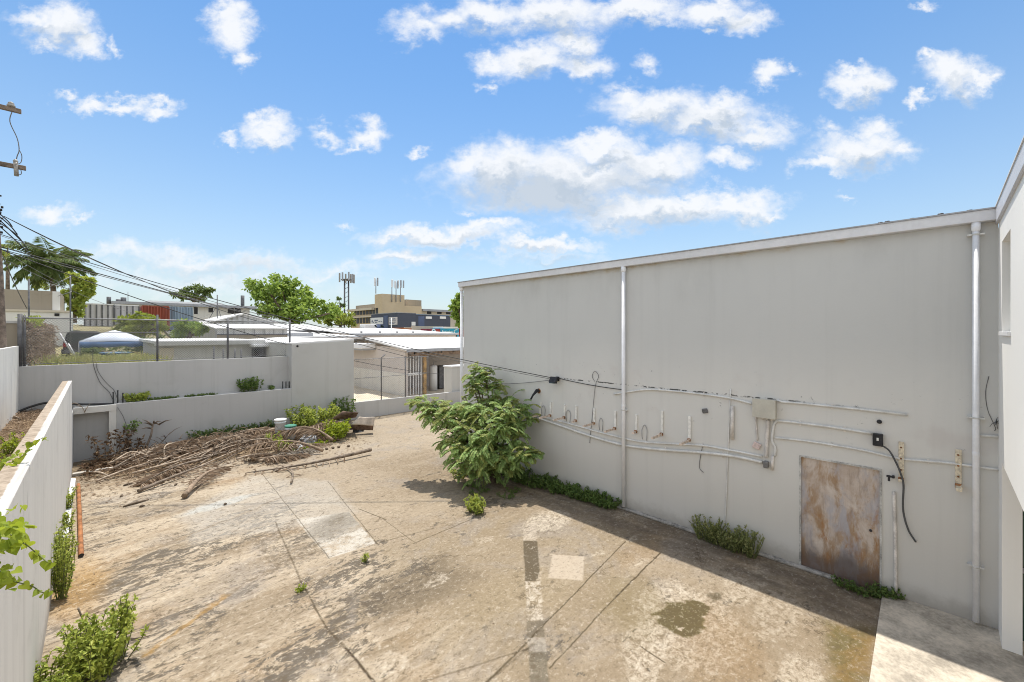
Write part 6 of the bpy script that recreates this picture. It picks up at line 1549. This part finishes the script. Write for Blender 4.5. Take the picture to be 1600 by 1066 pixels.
branch('long pale branch arching low across the front of the alcove', [G3(150, 752, .05), G3(175, 742, .12), G3(215, 728, .2), G3(262, 716, .3)], .035, .018, 'palebranch', 4)
branch('pale stick lying in front of the kerb by the alcove', [G3(146, 738, .1), G3(158, 739, .14), G3(172, 745, .1)], .035, .02, 'palebranch', 0)
branch('bent pale branch bowing over the withered leaves', [G3(180, 720, .35), G3(205, 706, .5), G3(232, 712, .4)], .03, .012, 'palebranch', 2)
lab = ['slim grey branch slanting down to the left', 'crooked branch crossing the heap at mid height', 'thin straight branch near the front edge', 'knotty branch with broken twigs', 'branch half hidden in dry leaflets', 'slender branch pointing to the alcove', 'dark branch under the pale one', 'stout short branch on the left slope', 'bowed branch in the middle of the heap', 'long thin branch reaching the concrete', 'splintered branch by the wall', 'pale thin branch on top of the heap', 'branch lying parallel to the terrace wall', 'twiggy branch at the right end of the heap', 'grey branch beside the combed frond', 'thin branch with an upturned end', 'branch wedged under the curved stem', 'short dark branch on the bare concrete side']
for i, s in enumerate(lab):
    px = 175 + i * 10 + random.uniform(-10, 10); py = 745 - (px - 175) * .16 + random.uniform(-16, 12)
    a = G3(px, py); L_ = random.uniform(1.2, 3.0); an = R(26) + random.gauss(0, .22)
    b_ = a + Vector((math.cos(an) * L_, math.sin(an) * L_, 0)); b_.y = min(b_.y, 19.7)
    a.z = .04 + pile_h(a) * .9 + random.random() * .08; b_.z = .06 + pile_h(b_) + random.random() * .25
    m_ = a.lerp(b_, .5) + Vector((random.uniform(-.12, .12), random.uniform(-.12, .12), random.uniform(0, .12)))
    branch(s, [a, m_, b_], random.uniform(.02, .04), .008, random.choice(['branch', 'palebranch', 'branch']), 5)
clump('withered_shrub', 'withered brown leafed shrub beside the alcove post', 'shrub', [Vector((x, y, .1)) for x, y in ((.55, 19.3), (.95, 19.5), (.2, 18.9))], M['leaf_brown'], .13, 11, .85, .40, perstem=9, stemm='branch', up=-.5)
clump('withered_shrub', 'few last green leaves over the withered shrub', 'shrub', [Vector((.85, 19.55, .8))], M['leaf_weed_dark'], .13, 8, .5, .25, perstem=7, stemm='branch')
# litter heap: crushed dry leaflets, husks and chips
lv = Leaves()
def litter(n, fx, fy, L0, L1, w_, spread_z=.05, flat=.25):
    x = fx(n); y = fy(n); z = np.array([pile_h(Vector((a, b, 0))) for a, b in zip(x, y)])
    P = np.stack([x, y, z + .012 + np.abs(rng.normal(size=n)) * spread_z], 1)
    D_ = rdir(n); D_[:, 2] *= flat; D_[:, 0] += rng.normal(.5, .7, n)
    lv.diamonds(P, D_, rdir(n, 1.5), rng.uniform(L0, L1, n), w_)
litter(4600, lambda n: rng.uniform(.4, 6.6, n), lambda n: 19.0 - np.abs(rng.normal(0, .95, n)), .08, .38, .018, .10, .3)
litter(2600, lambda n: rng.uniform(-.3, 7.5, n), lambda n: 18.0 - np.abs(rng.normal(0, 1.5, n)), .04, .16, .014, .01, .1)
litter(1500, lambda n: rng.uniform(-.3, 6.0, n), lambda n: rng.uniform(18.4, 19.8, n), .06, .2, .03, .06)
lv.build('leaf_litter', M['leaf_dry'], label='crushed dry leaflets heaped along the terrace wall', kind='stuff')
lv = Leaves()
litter(3600, lambda n: rng.uniform(-.3, 6.0, n), lambda n: 19.2 - np.abs(rng.normal(0, .8, n)), .06, .22, .03, .07)
lv.build('dark_litter', M['leaf_brown'], label='dark rotting leaves in the heap along the terrace wall', kind='stuff')
# heap body under the litter
xs2 = np.linspace(-.2, 7.0, 30); ys2 = np.linspace(16.2, 19.85, 18); tv = []; tf = []
for b_ in ys2:
    for a in xs2: tv.append((a, b_, pile_h(Vector((a, b_, 0))) * random.uniform(.75, 1.1) - .02))
for j in range(17):
    for i in range(29):
        q = j * 30 + i; tf.append((q, q + 1, q + 31, q + 30))
mesh_obj('brush_heap', np.array(tv), tf, None, M['earth'], label='low heap of earth and rotted litter along the terrace wall', kind='stuff')
# scattered chips on the concrete
for i, (x, y, L_, an) in enumerate([(213, 786, .5, .25), (433, 736, .12, 0), (275, 757, .12, 1), (190, 775, .1, 1), (222, 791, .1, 0), (352, 788, .07, 0), (200, 757, .2, .2)]):
    a = G3(x, y, .02); d = Vector((math.cos(an), math.sin(an), 0)) * L_ / 2
    MB().tube([a - d, a + Vector((0, 0, .015)), a + d], [.018, .03, .012], 6).build('wood_chip', M['bark'], label=['dark stick lying alone on the concrete in front of the pile', 'small dark chip right of the combed frond', 'pale-ended chip near the long bare stem', 'small chip at the left by the rusty pipe', 'chip just below the lone dark stick', 'tiny chip on the pale slab stain', 'short chip between the pile and the lone stick'][i], cat='wood chip', group='chips scattered on the concrete')
# litter on the earth bed
lv = Leaves(); n = 2600
P = np.stack([rng.uniform(-1.7, -.74, n), 20.3 - 9 * rng.random(n) ** 1.4, 1.775 + np.abs(rng.normal(0, .03, n))], 1)
D_ = rdir(n); D_[:, 2] *= .2
lv.diamonds(P, D_, rdir(n, 1.5), rng.uniform(.04, .2, n), .014); lv.build('bed_litter', M['leaf_dry'], label='dry leaves covering the earth bed', kind='stuff')
branch('thin dark stick on the earth bed by the side wall', [onZ(14, 648, 1.8), onZ(24, 651, 1.82), onZ(32, 655, 1.8)], .025, .015, group='sticks on the earth bed')
branch('bent pale twig over the alcove lintel', [onY(108, 632, 19.9), onY(118, 630, 19.8), onY(128, 636, 19.7), onY(133, 646, 19.75)], .018, .008, 'palebranch', 3, 'sticks on the earth bed')
branch('pale broken twig sticking up at the end of the white wall', [onZ(70, 642, 1.8), onZ(75, 634, 1.85), onZ(76, 628, 1.95)], .02, .01, 'palebranch', 2, 'sticks on the earth bed')

# fine litter blown over the yard: chips, leaf bits and grit
lv = Leaves(); n = 900
x = np.concatenate([BX - .1 - np.abs(rng.normal(0, .45, 350)), rng.uniform(-.3, 8.8, 400), -.45 + np.abs(rng.normal(0, .35, 150))]); y = np.concatenate([rng.uniform(.6, 11, 350), rng.uniform(2, 17, 400), rng.uniform(7, 17, 150)])
P = np.stack([x, y, np.full(n, .006)], 1); D_ = rdir(n); D_[:, 2] *= .1
lv.diamonds(P, D_, np.tile([0, 0, 1.0], (n, 1)) + rng.normal(size=(n, 3)) * .2, rng.uniform(.015, .06, n), .007)
lv.build('yard_litter', M['leaf_dry'], label='fine litter of leaf bits and chips over the yard', kind='stuff')
# buckets, sheets, bags, pipe and board
M['bucket'] = simple('white_bucket_plastic', (.62, .64, .64), .45, 0, .1, 6, 0, .4)
def bucket(label, px, py, h, r, lidmat=None, tilt=0):
    p = G3(px, py); o = thing('bucket', label, 'bucket', p.copy(), 'discarded buckets')
    p.z = pile_h(p) * .8 + (.12 if px < 445 else .05)
    MB().lathe(p, [(r * .82, 0), (r * .84, .02), (r * .97, h * .8), (r * 1.06, h * .82), (r * 1.06, h * .87), (r, h * .88), (r * 1.02, h)], 18).build('body', M['bucket'], o)
    if lidmat: MB().lathe(p + Vector((0, 0, h)), [(r * 1.1, -.03), (r * 1.12, .02), (r * 1.0, .035), (r * .9, .02)], 18).build('lid', lidmat, o)
    a = p + Vector((-r * 1.08, 0, h * .85)); MB().tube(smooth([a, p + Vector((-.1, -r * 1.15, h * .5)), p + Vector((r * 1.08, 0, h * .85))], 5), .006, 5).build('handle', M['galv'], o)
bucket('white bucket with a grey lid standing in the dead fronds', 438, 690, .62, .20, M['roofw'])
bucket('shorter dirty white bucket with a green lid right of the taller one', 454, 694, .58, .19, simple('green_lid', (.06, .22, .15), .5, 0, .1, 3))
def sheet(name, label, cat, cs, mat, thick=.012, sag=.015, group=None):
    a, b_, c_, d = [Vector(q) for q in cs]; n = 6; vs, fs = [], []
    for j in range(n + 1):
        for i in range(n + 1):
            u, v_ = i / n, j / n; p = a.lerp(b_, u).lerp(d.lerp(c_, u), v_); p.z += sag * math.sin(u * 5 + v_ * 3) ; vs.append(p)
    for j in range(n):
        for i in range(n): q = j * (n + 1) + i; fs.append((q, q + 1, q + n + 2, q + n + 1))
    o = MB().add(vs, fs, True).build(name, mat, label=label, cat=cat, group=group)
    s_ = o.modifiers.new('thick', 'SOLIDIFY'); s_.thickness = thick; return o
M['cardboard'] = simple('sodden_cardboard', (.50, .43, .36), .9, 0, .2, 4)
M['darksheet'] = simple('rotten_boards', (.15, .10, .075), .9, 0, .4, 6)
M['bag'] = simple('dirty_plastic_bag', (.42, .43, .45), .45, 0, .35, 7, .4)
sheet('cardboard_sheet', 'pale flattened cardboard sheet on the rubbish heap, nearest the low wall', 'cardboard', [G3(548, 664, .48), G3(584, 665, .42), G3(586, 652, .75), G3(562, 651, .80)], M['cardboard'])
sheet('cardboard_sheet', 'brown board under the pale cardboard sheet', 'board', [G3(515, 658, .62), G3(556, 652, .6), G3(560, 646, .95), G3(536, 642, 1.0)], M['darksheet'], .02)
sheet('cardboard_sheet', 'dark slanted board at the right end of the rubbish heap', 'board', [G3(545, 672, .2), G3(583, 672, .12), G3(584, 662, .45), G3(552, 661, .5)], M['darksheet'], .02)
for i, (px, py, r_, s) in enumerate([(482, 692, .38, 'crumpled grey plastic bag right of the buckets'), (470, 702, .26, 'smaller crumpled pale bag in front of the grey one'), (560, 674, .24, 'dark shiny plastic bag under the boards')]):
    p = G3(px, py); mb = MB(); vs, fs = [], []; nu, nv = 14, 7
    for j in range(nv + 1):
        for k in range(nu):
            th = j / nv * math.pi / 2; rr = r_ * math.cos(th) * (1 + random.uniform(-.16, .16)); vs.append(p + Vector((math.cos(k / nu * 6.283) * rr, math.sin(k / nu * 6.283) * rr, r_ * .9 * math.sin(th) * (1 + random.uniform(-.14, .14)))))
    for j in range(nv):
        for k in range(nu): fs.append((j * nu + k, j * nu + (k + 1) % nu, (j + 1) * nu + (k + 1) % nu, (j + 1) * nu + k))
    mb.add(vs, fs).build('plastic_bag', M['bag'] if i < 2 else M['cable'], label=s, cat='bag', group='plastic bags in the rubbish heap')
for i in range(7):
    x, y = 482 + i * 10 + random.uniform(-3, 3), 707 - i * 1.4
    p = G3(x, y); MB().lathe(p, [(.03, 0), (.06, .03), (.05, .07), (.0, .09)], 7).build('stone', M['bark'], label=f'{ords[i]} small dark stone from the left in the row before the rubbish heap', cat='stone', group='row of small stones')
pA, pB_ = G3(127, 868, .042), G3(122.5, 757, .042)
rp = thing('rusty_pipe', 'long rust orange pipe lying beside the white board along the left wall', 'pipe', pA)
MB().tube([pA, pA.lerp(pB_, .5), pB_], .038, 12, False).build('pipe', simple('orange_rust', (.30, .125, .05), .85, 0, .35, 5, .3), rp)
MB().lathe(pA, [(.033, 0), (.033, .01)], 12, (pA - pB_).normalized()).build('bore', M['dark'], rp)
a, b_, c_, d = G3(90, 846), G3(106, 846), G3(118.5, 752), G3(108.5, 752)
bw = MB(); vs = [Vector((q.x, q.y, z)) for z in (.0, .09) for q in (a, b_, c_, d)]
bw.add(vs, [(0, 3, 2, 1), (4, 5, 6, 7), (0, 1, 5, 4), (1, 2, 6, 5), (2, 3, 7, 6), (3, 0, 4, 7)])
bw.build('white_board', simple('chipped_white_board', (.66, .66, .66), .6, 0, .18, 9), label='long chipped white board lying along the foot of the boundary wall', cat='board', bevel=.006)
a = G3(108, 1066, .1); b_ = G3(101, 1085, .02)
MB().tube([G3(112, 1044, .12), a, b_], .04, 10).build('pipe_offcut', M['bucket'], label='white pipe offcut poking out under the bottom left shrub', cat='pipe')
for i, (pts, s) in enumerate([([(122, 950), (128, 965), (135, 985)], 'thin bare twig standing in the bright shrub'), ([(205, 998), (222, 996), (235, 993)], 'stick lying on the concrete right of the bright shrub')]):
    P = [W(x, y, 5.35) if i == 0 else G3(x, y, .02) for x, y in pts]
    branch(s, P, .012, .006, group='loose sticks by the bright shrub')
